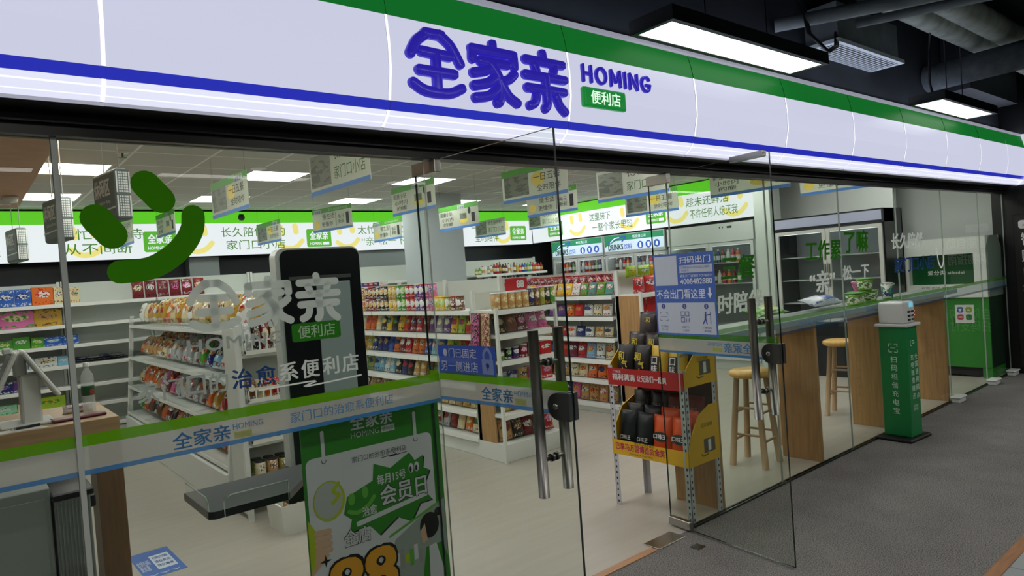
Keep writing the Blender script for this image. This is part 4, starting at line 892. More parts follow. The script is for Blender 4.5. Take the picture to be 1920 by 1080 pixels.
# ---- right gondola
RX, RY0, RL = 5.58, 5.2, 2.7
gondola('snack_gondola', 'white grocery gondola with red noodle packs right of the doorway view', RL, .42, [.10, .37, .60, .85, 1.09, 1.33], 1.60, (RX, RY0, 0), WEST, upr=.9, base=.09)
gU = (RX, RY0, 0); rM = Matrix.Translation(gU) @ Matrix.Rotation(WEST, 4, 'Z')
for lv in range(2):
    cs = ['pink', 'pink', 'pink', 'white', 'red', 'pink', 'pink', 'pink', 'red', 'red', 'red', 'red', 'red', 'red', 'red', 'red', 'maroon', 'maroon', 'maroon', 'maroon']
    for i, c in enumerate(cs):
        p = rM @ Vector((.12+i*.128, .26, 1.3315+lv*.122)); 
        place(cup_mesh(.058, .12, A(c, 'maroon' if c in ('pink', 'red') else 'red', 'white', i//4, ell=(.5, .5, .5, .25)), LIDR if c in ('red', 'maroon') else LIDW), 'noodle_cup', '%s noodle cup, %s from far end, %s row on the grocery gondola' % (c, ORD[i+1], ['lower', 'upper'][lv]), 'cup noodles', 'noodle cups on the grocery gondola', p, WEST)
row_on(gU, WEST, .9, 1.332, .09, [bag(c, 'white', 'red', 100+i % 3, .13, .15, .05) for i, c in enumerate(['yellow', 'yellow', 'yellow', 'pink', 'pink', 'cream', 'yellow', 'yellow', 'white', 'green', 'teal', 'green', 'teal'])], ('noodle_packet', 'noodle packet', 'packet'), 'the front of the grocery gondola top', 'noodle packets on the grocery gondola', tilt=-.3)
rr = [(1.09, ['white', 'cream', 'mint', 'white', 'cream', 'white', 'white', 'navy', 'white', 'black', 'purple', 'purple', 'orange', 'red', 'white', 'cream', 'white'], .14, 'second shelf down'),
      (.85, ['lime', 'lime', 'green', 'lime', 'lime', 'green', 'lime', 'cream', 'white', 'cream', 'red', 'red', 'white', 'navy', 'white', 'cream', 'cream'], .12, 'third shelf down'),
      (.60, ['brown', 'maroon', 'brown', 'maroon', 'brown', 'brown', 'maroon', 'brown', 'maroon', 'blue', 'blue', 'red', 'maroon', 'red', 'sky', 'white', 'cream'], .175, 'fourth shelf down'),
      (.37, ['brown', 'black', 'brown', 'black', 'brown', 'black', 'brown', 'black', 'brown', 'black', 'tan', 'tan', 'cream', 'cream', 'orange', 'orange', 'red'], .17, 'fifth shelf down'),
      (.10, ['navy', 'red', 'navy', 'red', 'navy', 'red', 'navy', 'pink', 'red', 'pink', 'navy', 'navy', 'pink', 'tan', 'tan', 'tan', 'tan'], .2, 'bottom deck')]
for k_, (z, cs, h, nm) in enumerate(rr):
    row_on(gU, WEST, .06, z+.002, .10, [bag(c, ['white', 'gold', 'cream', 'orange', 'white'][(i+k_) % 5] if c != ['white', 'gold', 'cream', 'orange', 'white'][(i+k_) % 5] else 'navy', ['black', 'red', 'navy'][(i+k_) % 3], 110+k_*4+i % 4, .145, h, .07) for i, c in enumerate(cs)], ('grocery_pack', 'grocery pack', 'pack'), 'grocery gondola %s' % nm, 'packs on the grocery gondola', tilt=-.2)
ec2 = gondola('end_cap_shelf', 'white end cap shelf with oak side board at the grocery gondola', .72, .38, [.42, .66, .89, 1.12, 1.34], 1.58, (5.60, 2.10, 0), 0, base=.16)
MB().box(0, .018, .02, .37, .16, 1.32, WOODP).build('side_board', ec2); MB().box(-.014, .012, -.004, .03, 0, 1.36, WHITEM).build('front_post', ec2); MB().box(.708, .732, 0, .03, 0, 1.36, WHITEM).build('front_post', ec2)
U = (5.60, 2.10, 0)
row_on(U, 0, .04, 1.342, .14, [bag('red', 'maroon', 'white', 130, .17, .17, .08), bag('red', 'white', 'maroon', 131, .2, .18, .08), bag('red', 'maroon', 'gold', 132, .2, .18, .08)], ('noodle_multipack', 'multipack', 'pack'), 'top of the oak sided end cap', 'multipacks on the oak sided end cap')
row_on(U, 0, .04, 1.512, .24, [bag('lime', 'yellow', 'green', 133, .2, .13, .07), bag('lime', 'green', 'white', 134, .2, .13, .07), bag('yellow', 'lime', 'orange', 135, .2, .13, .07)], ('noodle_multipack', 'multipack', 'pack'), 'top back of the oak sided end cap', 'multipacks on the oak sided end cap')
row_on(U, 0, .05, 1.122, .10, [(c, box_mesh(.09, .17, .07, A(c, 'red', 'maroon', 136, dots=20, ell=(.5, .5, .6, .6))), .09) for c in ['cream', 'cream', 'maroon', 'cream', 'maroon', 'cream']], ('snack_carton', 'carton', 'box'), 'the upper shelf of the oak sided end cap', 'cartons on the oak sided end cap')
for k_, z in enumerate((.892, .662, .422, .162)):
    row_on(U, 0, .05, z, .12, [bag(c, 'white', 'black', 138+i, .15, .15, .07) for i, c in enumerate(['black', 'maroon', 'red', 'grey'])], ('snack_pack', 'pack', 'pack'), 'the %s of the oak sided end cap' % ['second shelf', 'third shelf', 'low shelf', 'bottom deck'][k_], 'packs on the oak sided end cap')

# ---- bread rack (long, faces -x) and its basket end
t = thing('bread_rack', 'long white bread rack with clear front trays full of packs', 'shelf unit', (1.50, 6.75, 0), WEST)
BL = 3.92; TZ = [.33, .64, .985, 1.36]; TY = [.03, .055, .085, .12]
MB().box(0, BL, 0, .62, 0, .28, WHITEM, .004).build('base_plinth', t); MB().box(0, BL, .60, .64, .28, 1.44, MATS['shelf_back_white']).build('back_panel', t)
for u in (0.0, BL):
    MB().add([(u-.02, -.005, .0), (u+.02, -.005, .0), (u+.02, .045, .0), (u-.02, .045, 0), (u-.02, .13, 1.47), (u+.02, .13, 1.47), (u+.02, .17, 1.47), (u-.02, .17, 1.47)], [(0, 3, 2, 1), (4, 5, 6, 7), (0, 1, 5, 4), (2, 3, 7, 6), (0, 4, 7, 3), (1, 2, 6, 5)], WHITEM).build('slanted_post', t)
for z, y in zip(TZ, TY):
    sh = MB().box(.02, BL-.02, y, .60, z-.018, z, WHITEM).build('tray', t)
    MB().box(.02, BL-.02, y-.006, y, z-.02, z+.10, ACRYL).build('clear_front', sh); MB().box(.02, BL-.02, y-.010, y+.004, z-.026, z+.004, RAILW).build('price_rail', sh)
bM = Matrix.Translation((1.50, 6.75, 0)) @ Matrix.Rotation(WEST, 4, 'Z')
breads = [
 (3, ['white', 'cream', 'tan', 'gold', 'gold', 'gold', 'orange', 'cream', 'gold', 'cream', 'white', 'cream', 'cream', 'gold', 'tan', 'cream', 'gold', 'white'], 'top tray'),
 (2, ['tan', 'tan', 'tan', 'tan', 'tan', 'cream', 'silver', 'silver', 'silver', 'silver', 'grey', 'silver', 'green', 'navy', 'sky', 'silver', 'pink', 'sky'], 'second tray'),
 (1, ['cream', 'orange', 'orange', 'orange', 'tan', 'pink', 'maroon', 'pink', 'silver', 'white', 'silver', 'grey', 'silver', 'orange', 'gold', 'red', 'red', 'orange'], 'third tray'),
 (0, ['green', 'orange', 'brown', 'black', 'brown', 'orange', 'maroon', 'black', 'tan', 'tan', 'mint', 'cream', 'brown', 'orange', 'gold', 'orange', 'orange', 'tan'], 'lowest tray')]
for lv, cs, nm in breads:
    for i, c in enumerate(cs):
        x = .15+i*(BL-.3)/(len(cs)-1); y = TY[lv]+.16
        me = bag_mesh(.18, .23, .10, A(c, ['tan', 'white', 'orange', 'brown', 'cream'][(i+lv) % 5] if c not in ('tan',) else 'brown', ['white', 'brown', 'red'][(i+lv) % 3], 150+(i+lv) % 5, rough=.12, dots=5))
        p = bM @ Vector((x, y-.04, TZ[lv]+.035))
        place(me, 'bread_pack', '%s bread pack, %s from far end, front row of the rack\'s %s' % (c, ORD[i+1], nm), 'bread', 'packs on the bread rack', p, WEST+rnd.uniform(-.05, .05), (-.30 if lv == 3 else -.55)+rnd.uniform(-.1, .1))
        if i < len(cs)-1:
            p = bM @ Vector((x+.11, y+.115, TZ[lv]+.075))
            place(me, 'bread_pack', '%s bread pack, %s from far end, rear row of the rack\'s %s' % (c, ORD[i+1], nm), 'bread', 'packs on the bread rack', p, WEST+rnd.uniform(-.06, .06), (-.35 if lv == 3 else -.5)+rnd.uniform(-.08, .08))
# basket end rack
t = thing('basket_rack', 'narrow white end rack with wire baskets beside the black kiosk', 'shelf unit', (1.53, 2.44, 0))
RW = .62
for u in (0, RW): MB().box(u, u+.035, -.005, .0275, 0, 1.42, WHITEM).build('post', t)
MB().box(0, RW+.035, .28, .30, .05, 1.42, MATS['shelf_back_white']).build('back_panel', t); MB().box(0.0, .012, .0275, .28, .05, 1.40, MATS['shelf_back_white']).build('side_panel', t)
for z in (.28, .55, .85, 1.20): MB().box(.012, RW, -.0, .28, z-.02, z, WHITEM).build('shelf', t)
BASK = pm('basket_white', (228, 230, 222), .45)
def basket(nm, lab, loc, W_, D, H_, n):
    b_ = thing(nm, lab, 'basket', loc, 0, 'white slotted baskets')
    MB().box(-W_/2, W_/2, -D/2, D/2, 0, .012, BASK, .003).build('basket_floor', b_)
    mb = MB()
    for z0, z1 in ((.012, H_*.30), (H_*.86, H_)):
        for x0, x1, y0, y1 in ((-W_/2, W_/2, -D/2, -D/2+.008), (-W_/2, W_/2, D/2-.008, D/2), (-W_/2, -W_/2+.008, -D/2, D/2), (W_/2-.008, W_/2, -D/2, D/2)): mb.box(x0, x1, y0, y1, z0, z1, BASK)
    for i in range(n+1):
        x = -W_/2+.006+(W_-.012)*i/n; mb.box(x-.005, x+.005, -D/2+.001, -D/2+.007, H_*.3, H_*.87, BASK)
    for i in range(6):
        y = -D/2+.006+(D-.012)*i/5
        for sx in (-1, 1): mb.box(sx*(W_/2-.004)-.003, sx*(W_/2-.004)+.003, y-.004, y+.004, H_*.3, H_*.87, BASK)
    mb.build('slotted_wall', b_); return b_
def fill(bc, W_, D, H_, cols, where, cat='pack'):
    n = len(cols)
    for i, c in enumerate(cols):
        place(bag_mesh(W_/n*1.0, H_*1.15, .05, A(c, ['white', 'brown', 'gold', 'maroon'][i % 4] if c not in ('white', 'brown', 'gold', 'maroon') else 'cream', 'white', 170+i % 4)), 'snack_sachet', '%s sachet, %s from the left in the %s' % (c, ORD[i+1], where), cat, 'sachets in the white baskets', (bc[0]-W_/2+.012+(i+.5)*(W_-.024)/n, bc[1]-D/2+.05, bc[2]+.014), rnd.uniform(-.1, .1), -.1)
for lab, z, cols in (('upper basket', 1.20, ['silver', 'black', 'maroon', 'brown', 'cream', 'brown', 'black', 'white']), ('middle basket', .85, ['brown', 'cream', 'orange', 'red', 'brown', 'orange', 'cream', 'brown']), ('lower basket', .55, ['brown', 'gold', 'yellow', 'brown', 'gold', 'yellow', 'brown', 'yellow'])):
    c_ = (1.85, 2.53, z+.001); basket('wire_basket', 'white slotted %s of packs on the narrow end rack' % lab, c_, .54, .24, .11, 10); fill(c_, .54, .24, .13 if z < 1 else .19, cols, lab+' of the end rack')
for i in range(9):
    px, py = 1.66+(i % 5)*.09, 2.51+(i//5)*.085
    place(can_mesh(.038, .13, A(['cream', 'tan', 'olive'][i % 3], 'brown', 'white', 180+i % 3), LIDK), 'spice_jar', 'black lidded jar on the end rack, %s row, %s from left' % (['front', 'rear'][i//5], ORD[i % 5+1]), 'jar', 'jars with black lids on the end rack', (px, py+.005, .2812))
c_ = (1.90, 2.10, 0); b_ = thing('storage_tub', 'big white tub of packs standing on the floor under the grey tray', 'tub', c_)
mb = MB()
pts = lambda s, z: [(-.31*s, -.15*s, z), (.31*s, -.15*s, z), (.31*s, .15*s, z), (-.31*s, .15*s, z)]
vs = pts(.94, 0)+pts(1.0, .20)+pts(.96, .20)+pts(.90, .012); mb.add(vs, [(3, 2, 1, 0)]+[(i, (i+1) % 4, 4+(i+1) % 4, 4+i) for i in range(4)]+[(4+i, 4+(i+1) % 4, 8+(i+1) % 4, 8+i) for i in range(4)]+[(8+i, 8+(i+1) % 4, 12+(i+1) % 4, 12+i) for i in range(4)]+[(12, 13, 14, 15)], BASK)
mb.build('body', b_)
mb = MB()
for i in range(12): x = -.30+i*.6/11; mb.box(x-.006, x+.006, -.150, -.142, .20, .27, BASK)
mb.box(-.31, .31, -.152, -.140, .265, .285, BASK); mb.box(-.31, .31, .140, .152, .20, .285, BASK); mb.box(-.31, -.30, -.15, .15, .265, .285, BASK); mb.box(.30, .31, -.15, .15, .265, .285, BASK); mb.build('slotted_rim', b_)
fill((1.90, 2.10, .10), .56, .24, .15, ['tan', 'brown', 'tan', 'brown', 'tan', 'brown', 'gold', 'brown'], 'big floor tub')

# ------------------------------------------------------------------ self checkout kiosk (its dark back to the street) and tray
t = thing('checkout_kiosk', 'tall black backed kiosk with white edge behind the glass', 'kiosk', (1.575, 1.0, 0))
KB = pm('kiosk_black', (20, 24, 28), .22); KW = pm('kiosk_white', (208, 214, 210), .35)
def rr_pts(x0, x1, z0, z1, r):
    p = []
    for cx, cz, a0 in ((x1-r, z0+.01, -PI/2), (x1-r, z1-r, 0), (x0+r, z1-r, PI/2), (x0+r, z0+.01, PI)):
        q = r if cz > z0+.1 else .01
        if cz < z0+.1: cx = x1-q if a0 == -PI/2 else x0+q
        p += [(cx+q*math.cos(a0+PI/2*i/6), cz+q*math.sin(a0+PI/2*i/6)) for i in range(7)]
    return p
MB().prism(rr_pts(-.245, .245, .62, 1.875, .05), 0, .085, KW).build('white_shell', t)
MB().prism(rr_pts(-.222, .24, .64, 1.865, .045), -.006, 0, KB).build('black_back', t)
MB().box(-.03, .17, -.012, -.006, 1.04, 1.68, pm('kiosk_reflection_grey', (168, 184, 186), .3), .002).build('reflection_panel', t)  # pale reflection on the dark back, put in as a coloured panel
MB().box(-.18, .18, -.008, -.006, 1.70, 1.72, pm('kiosk_slot', (80, 84, 80), .4)).build('vent_slot', t)
MB().box(-.08, .20, .0, .08, .03, .63, KB).build('pedestal', t); MB().box(-.10, .22, -.06, .20, 0, .03, KB, .006).build('foot_plate', t)
tr = MB().prism([(0, .02), (.02, 0), (.335, 0), (.47, .17), (.60, .42), (0, .40)], 0, .032, pm('tray_grey', (84, 87, 88), .75, spec=.2), M=Matrix.Translation((-.835, -.645, .767)) @ Matrix.Rotation(-PI/2, 4, 'X'), side=KB).build('scale_tray', t)
for x0, x1, y0, y1 in ((-.833, -.829, -.62, -.27), (-.775, -.505, -.645, -.641)):
    gd = MB().box(x0, x1, y0, y1, .735, .82, ACRYL).build('clear_guard', t); e_ = MB()
    if x1-x0 < .01: e_.tube([(x0+.002, y0, .735), (x0+.002, y0, .80), (x0+.002, y0+.03, .82), (x0+.002, y1, .82)], .003, PALE_EDGE, 6)
    else: e_.tube([(x0, y0+.002, .735), (x0, y0+.002, .80), (x0+.03, y0+.002, .82), (x1, y0+.002, .82), (x1, y0+.002, .735)], .003, PALE_EDGE, 6)
    e_.build('guard_edge', gd)
MB().box(-.40, -.24, -.35, -.22, .62, .735, KB).build('tray_arm', t); MB().box(-.30, -.19, -.25, .06, .62, .70, KB).build('tray_arm', t)

# ------------------------------------------------------------------ member-day poster stand just inside the glass
t = thing('poster_stand', 'green and white member day poster standing behind the glass', 'poster stand', (1.39, .13, 0))
PW, PG, PK, PY_ = pm('poster_white', (206, 208, 214), .5), pm('poster_deep_green', (40, 128, 26), .5), pm('poster_ink', (18, 20, 18), .5), pm('poster_orange', (226, 160, 40), .5)
MB().box(-.335, .335, 0, .012, .06, 1.12, PG).build('board', t)
MB().box(-.30, .30, -.08, .16, 0, .03, KB, .004).build('foot', t); MB().box(-.02, .02, .012, .03, .02, 1.0, STEEL).build('rear_pole', t)
mb = MB(); w = .0015
pts = []
for cx, cz, a0 in ((.255, .10, -PI/2), (.255, .915, 0), (-.295, .915, PI/2), (-.295, .10, PI)): pts += [(cx+.03*math.cos(a0+PI/2*i/5), cz+.03*math.sin(a0+PI/2*i/5)) for i in range(6)]
mb.poly(pts, w, PW)
mb.text('全家亲', -.115, 1.025, .07, w, PW, width=.205, bold=.02); mb.text('HOMING', -.115, .992, .024, w, PW, width=.135, bold=.012); mb.rect(.03, .99, .098, 1.018, w, PW); mb.text('便利店', .036, .994, .019, w+.001, PG, width=.056)
for u in (-.245, .20): mb.stroke([(u, .925), (u, 1.045)], .008, w+.001, PW); mb.disc(u, .925, .011, .011, w+.0005, PK)
mb.text('家门口的治愈系便利店', -.12, .887, .026, w+.001, PK, width=.27, bold=.006); mb.stroke([(.02, .879), (.10, .881), (.06, .876), (.15, .879)], .0015, w+.001, PK)
cx, cz = .03, .705; pts = []
R_ = random.Random(3)
spk = [(-.155, .75), (-.03, .79), (-.02, .862), (.06, .825), (.16, .872), (.185, .83), (.235, .845), (.225, .79), (.262, .77), (.235, .72), (.235, .67), (.265, .63), (.20, .63), (.15, .56), (.08, .60), (-.015, .545), (-.06, .60), (-.155, .595), (-.14, .65), (-.175, .68)]
mb.poly([(u+.006, v-.006) for u, v in spk], w+.0008, PK); mb.poly(spk, w+.0014, PG)
mb.text('每月15号', -.01, .762, .045, w+.002, PW, width=.145, bold=.02)
for u in (.165, .195): mb.disc(u, .80, .013, .022, w+.002, PW); mb.disc(u-.003, .795, .006, .013, w+.0025, PK)
mb.text('会员日', -.002, .662, .098, w+.002, PK, width=.245, bold=.05); mb.text('会员日', .0, .666, .09, w+.003, PW, width=.24, bold=.022)
mb.poly([(-.12, .612), (-.10, .612), (.24, .655), (.24, .675), (-.12, .632)], w+.0018, PW); mb.text('治愈', -.09, .645, .042, w+.003, PW, width=.07, bold=.02)
SM = pm('poster_smile_green', (96, 170, 60), .5); mb.disc(-.135, .735, .016, .026, w+.002, SM); mb.disc(-.07, .75, .015, .026, w+.002, SM); mb.stroke([(-.15, .685), (-.11, .672), (-.06, .69), (-.03, .72)], .009, w+.002, SM)
LG = pm('poster_lime', (170, 190, 30), .5); mb.disc(-.235, .755, .072, .085, w+.0020, LG); mb.disc(-.238, .758, .063, .076, w+.0024, pm('poster_pale_grey', (176, 180, 178), .5)); mb.stroke([(-.19, .82), (-.215, .79), (-.19, .77), (-.22, .74)], .008, w+.0028, LG)
SK = pm('poster_skin', (206, 170, 140), .5)
mb.poly([(-.335, .70), (-.30, .64), (-.315, .50), (-.335, .48)], w+.0018, LG)
for i in range(4): mb.stroke([(-.30, .635-i*.026), (-.245, .63-i*.026)], .012, w+.002, SK)
mb.poly([(-.335, .60), (-.29, .60), (-.25, .53), (-.31, .48), (-.335, .46)], w+.0017, SK)
mb.text('全店', -.185, .535, .075, w+.002, PK, width=.13, bold=.05); mb.text('全店', -.183, .538, .069, w+.003, PW, width=.126, bold=.018)
for u, v, s_ in ((-.27, .51, .028), (-.235, .483, .016)): mb.poly([(u, v+s_), (u+s_*.2, v+s_*.2), (u+s_, v), (u+s_*.2, v-s_*.2), (u, v-s_), (u-s_*.2, v-s_*.2), (u-s_, v), (u-s_*.2, v+s_*.2)], w+.002, PK)
mb.text('88', -.27, .27, .235, w+.0024, PK, width=.34, bold=.06); mb.text('88', -.265, .28, .215, w+.0034, PY_, width=.325, bold=.03)
PHG = pm('poster_photo_grey', (150, 162, 156), .5); mb.poly([(.02, .10), (.33, .10), (.33, .62), (.19, .565), (.06, .50), (.02, .40)], w+.0010, PHG); mb.poly([(.03, .515), (.31, .605), (.31, .617), (.03, .527)], w+.0016, SM)
mb.disc(.24, .515, .052, .06, w+.0018, PK); mb.disc(.29, .565, .02, .02, w+.0018, PK); mb.poly([(.19, .50), (.215, .53), (.225, .45), (.20, .44), (.193, .47)], w+.0021, SK)
mb.poly([(.215, .42), (.30, .42), (.335, .33), (.335, .1), (.19, .1), (.19, .30)], w+.002, PG); mb.poly([(.23, .42), (.27, .425), (.30, .30), (.29, .1), (.22, .1)], w+.0023, PW)
for i in range(7): mb.rect(.03+i*.024, .36+.02*(i % 2), .05+i*.024, .42+.015*(i % 3), w+.0015, [SM, PW, GREYP, LG][i % 4])
mb.build('printed_face', t)

# ------------------------------------------------------------------ cash counter at the left
t = thing('cash_counter', 'oak topped cash counter behind the left pane', 'counter', (0, 0, 0))
MB().box(-1.3, .665, 1.75, 2.55, .94, 1.02, WOODC, .003).build('top', t)
MB().box(.535, .665, 1.752, 2.0, 0, .94, WOODD, .002).build('leg', t); MB().box(-1.28, -1.15, 1.77, 2.5, 0, .94, WOODD).build('leg', t)
dr = MB().box(-.6, .44, 1.80, 2.4, .83, .94, pm('drawer_white', (206, 208, 204), .4)).build('drawer_unit', t); MB().box(.0, .42, 1.797, 1.80, .86, .872, BLACK).build('drawer_slot', dr)
t = thing('register_terminal', 'grey two screen cash register on the oak counter', 'cash register', (.24, 2.02, 1.02))
RG = pm('register_grey', (206, 206, 202), .4); RD = pm('register_screen', (36, 40, 44), .15)
MB().box(.0, .09, -.10, .10, 0, .275, RG, .01).build('stem', t); MB().box(-.10, .14, -.14, .14, 0, .015, RG, .004).build('base', t)
for ang, nm, x0 in ((math.radians(30), 'screen', .02), (math.radians(-24), 'screen', -.01)):
    sgn = 1 if ang > 0 else -1
    M = Matrix.Translation((x0, 0, .405)) @ Matrix.Rotation(-ang, 4, 'Y')
    sc = MB().box(-.012, .012, -.17, .17, -.30, .0, RG, .008, M=M).build(nm, t); MB().box(sgn*.0121-.001, sgn*.0121+.001, -.155, .155, -.285, -.015, RD, M=M).build('display', sc)
MB().box(-.02, .04, -.05, .05, .26, .40, RG, .01).build('hinge', t); MB().box(-.06, -.02, -.05, .04, .39, .425, KW, .006).build('scanner_cap', t)
t = thing('water_bottle', 'clear water bottle with dark green label on the oak counter', 'bottle', (.565, 2.06, 1.02))
MB().lathe([(.026, 0), (.033, .008), (.033, .10), (.031, .12), (.034, .15), (.034, .20), (.030, .225), (.014, .255), (.013, .27)], film('bottle_plastic', (226, 232, 230), .70, .4), 18).build('body', t)
MB().lathe([(.0345, .105), (.0348, .107), (.0348, .158), (.0345, .16)], art('water_label', (26, 74, 40), (170, 30, 50), (30, 80, 44), .4, 2, (.75, .3, .22, .35), (0, 0), 6), 18).build('label', t)
MB().lathe([(.0, .268), (.0155, .268), (.016, .272), (.016, .295), (.0, .297)], LIDW, 16).build('cap', t)
tag(MB().prism([(0, 0), (.28, .0), (.25, .10), (.0, .10)], 0, .001, LWHITE, M=Matrix.Rotation(-PI/2, 4, 'X')).build('paper_sheet', loc=(.06, 1.77, 1.0213)), 'loose white paper lying on the oak counter', 'paper')
tag(MB().box(-.13, .13, -.05, .05, 0, .016, pm('maroon_case', (98, 34, 52), .4), .006).build('folded_pouch', loc=(.49, 1.90, 1.0213), rz=.12), 'flat maroon pouch lying on the oak counter', 'pouch')
t = thing('marker_pen', 'black marker pen lying on the white paper', 'pen', (.26, 1.835, 1.0298), .2)
MB().tube([(-.06, 0, 0), (.05, 0, 0)], .007, BLACK, 10).build('barrel', t); MB().tube([(-.082, 0, 0), (-.06, 0, 0)], .0045, STEEL, 8, .006).build('tip', t)
t = thing('pouch_crumple', 'crumpled pink and clear wrapper beside the water bottle', 'wrapper', (.52, 2.16, 1.02))
link('wrapper', bag_mesh(.16, .05, .04, A('white', 'pink', 'grey', 200)), t)
t = thing('trash_bin', 'dark grey ribbed bin between the glass and the oak counter', 'bin', (.35, 1.22, 0))
BN = pm('bin_grey', (122, 128, 126), .5)
mb = MB().box(-.07, .07, -.14, .14, 0, .80, BN, .006)
for i in range(9): mb.box(-.06+i*.014, -.054+i*.014, -.144, -.14, .03, .77, BN)
mb.build('body', t); MB().box(-.078, .085, -.148, .148, .78, .812, BLACK, .006).build('rim', t); MB().box(.07, .10, -.06, .06, .70, .76, BLACK, .006).build('handle', t)
t = thing('grey_cabinet', 'plain grey cabinet cut by the left picture edge behind the glass', 'cabinet', (-.22, 1.25, 0))
MB().box(-.5, .49, -.15, .15, 0, .845, pm('cabinet_grey', (140, 147, 144), .5), .004).build('body', t); MB().box(-.48, .47, -.156, -.15, .04, .80, MATS['cabinet_grey']).build('door', t)
o = MB(); o.box(-.115, .115, -.25, .25, 0, .0015, pm('floor_sticker_blue', (70, 110, 190), .4)); wv = pm('floor_sticker_white', (216, 224, 236), .4)
mt = Matrix.Translation((0, 0, .002)) @ Matrix.Rotation(-PI/2, 4, 'X')
q = MB(); q.rect(-.02, -.14, .09, .14, 0, wv); 
for i, (s_, u, v) in enumerate((('扫码付款', -.01, .06), ('请在此处', -.01, -.02), ('排队等候', -.01, -.10))): q.text(s_, u, v, .05, .0006, MATS['floor_sticker_blue'], width=.09, bold=.02)
q.text('会员扫码\n更优惠', -.105, -.12, .2, .0006, wv, width=.07, bold=.01)
for i in range(3): q.poly([(-.09+i*.06, -.20), (-.06+i*.06, -.23), (-.03+i*.06, -.20), (-.06+i*.06, -.215)], .0006, wv)
o.add([(a, c, .002-b_) for a, b_, c in q.v], q.f, wv)
tmp = o.mi; base_n = len(o.f)-len(q.f)
for i, mi in enumerate(q.mi): o.mi[base_n+i] = o.mat(q.mats[mi])
tag(o.build('floor_sticker', loc=(.87, 2.19, 0), rz=.02), 'blue and white notice sticker on the shop floor', 'sticker')

# ------------------------------------------------------------------ perforated snack display rack by the right door
t = thing('display_rack', 'perforated metal display rack with red banner beside the right door', 'display rack', (3.46, .02, 0))
def angle_post(x, y, h, sx, sy):
    mb = MB().box(x, x+sx*.038, y, y+sy*.003, 0, h, GALV) if sx > 0 else MB().box(x+sx*.038, x, *(sorted((y, y+sy*.003))), 0, h, GALV)
    mb = MB(); a, b_ = sorted((x, x+sx*.038)); c, d = sorted((y, y+sy*.003)); mb.box(a, b_, c, d, 0, h, GALV)
    a2, b2 = sorted((x, x+sx*.003)); c2, d2 = sorted((y, y+sy*.038)); mb.box(a2, b2, c2, d2, 0, h, GALV)
    n = int(h/.04)
    for i in range(n):
        z = .02+i*.04
        yy = c-.0006 if sy > 0 else d+.0006; xm = (a+b_)/2
        mb.add([(xm-.006, yy, z), (xm+.006, yy, z), (xm+.006, yy, z+.016), (xm-.006, yy, z+.016)], [(0, 1, 2, 3)], BLACK)
        xx = a2-.0006 if sx > 0 else b2+.0006; ym = (c2+d2)/2
        mb.add([(xx, ym+.006, z), (xx, ym-.006, z), (xx, ym-.006, z+.016), (xx, ym+.006, z+.016)], [(0, 1, 2, 3)], BLACK)
    return mb
for x, y, h, sx, sy in ((0, 0, .97, 1, 1), (.33, 0, 1.02, -1, 1), (0, .63, .97, 1, -1), (.33, .63, 1.02, -1, -1)): angle_post(x, y, h, sx, sy).build('slotted_post', t)
RY = pm('rack_yellow', (226, 178, 26), .45); RR = pm('rack_red', (176, 30, 34), .45); RIN = pm('rack_inner_brown', (70, 42, 30), .6)
MB().box(.0, .33, .0, .63, .40, .41, RY).build('lower_tray', t); MB().box(.0, .33, .0, .63, .86, .87, RR).build('upper_tray', t); MB().box(.318, .328, .005, .625, .41, 1.16, RIN).build('back_board', t)
def rack_front(z0, z1, col, nm, items):
    mb = MB().box(0, .63, 0, .004, z0, z1, col)
    for s_, u, v, h, w_, m_ in items: mb.text(s_, u, v, h, .001, m_, width=w_, bold=.02)
    return mb.build(nm, t, (-.004, .63, 0), WEST)
rack_front(.36, .46, RY, 'lower_front_card', [('巴拿马万国博览会金奖', .03, .395, .05, .42, pm('rack_pink', (190, 30, 90), .5)), ('匠心好品', .2, .445, .026, .16, INK), ('PANAMA PACIFIC', .15, .372, .012, .2, INK)])
mb = MB()
rack_front(.84, .955, RR, 'upper_front_card', [('福利满满', .04, .875, .046, .20, LWHITE), ('让兄弟们一起爽', .26, .877, .044, .24, LWHITE), ('口味王', .05, .925, .018, .07, LWHITE)])
for z0, h, nm in ((.36, .36, 'lower_side_card'), (.86, .24, 'upper_side_card')):
    for y_, rev in ((-.002, 0), (.632, 1)):
        pts = [(0, z0), (.33, z0), (.33, z0+h), (.24, z0+h), (.12, z0+h*.86), (.03, z0+h*.5), (0, z0+h*.28)]
        cd = MB().prism(pts, y_-.003, y_+.003, RY)
        if not rev:
            cd.rect(.16, z0+.06, .28, z0+.15, .0055, pm('rack_photo', (96, 90, 80), .5)); cd.text('冠军槟榔', .14, z0+h*.62, .03, .0055, INK, width=.12); cd.rect(.205, z0+.07, .235, z0+.14, .006, LWHITE)
            cd.stroke([(.13, z0+.06), (.15, z0+.045), (.2, z0+.05)], .003, .0055, INK)
        cd.build(nm, t)
kM = Matrix.Translation((3.46, .65, 0)) @ Matrix.Rotation(WEST, 4, 'Z')
KBAG = pm('bag_black_foil', (16, 15, 17), .45); DBAG = pm('bag_dark_teal', (14, 26, 28), .42); OBAG = pm('bag_orange', (214, 84, 36), .42); YBAG = pm('bag_yellow', (210, 172, 40), .42)
def pouch(name, lab, m_, w_, h, d, p, rz, tilt, words):
    o = link(name, bag_mesh(w_, h, d, m_), None, p, 0, (tilt, 0, rz)); tag(o, lab, 'snack bag', 'snack bags on the display rack')
    mb = MB()
    for s_, u, v, hh, ww, mm in words:
        if s_ == 'oval': mb.disc(u, v, ww, hh, d/2+.003, mm)
        else: mb.text(s_, u, v, hh, d/2+.005, mm, width=ww, bold=.02, align='C')
    mb.build('printed_logo', o); return o
GY = pm('bag_gold_print', (214, 190, 40), .5)
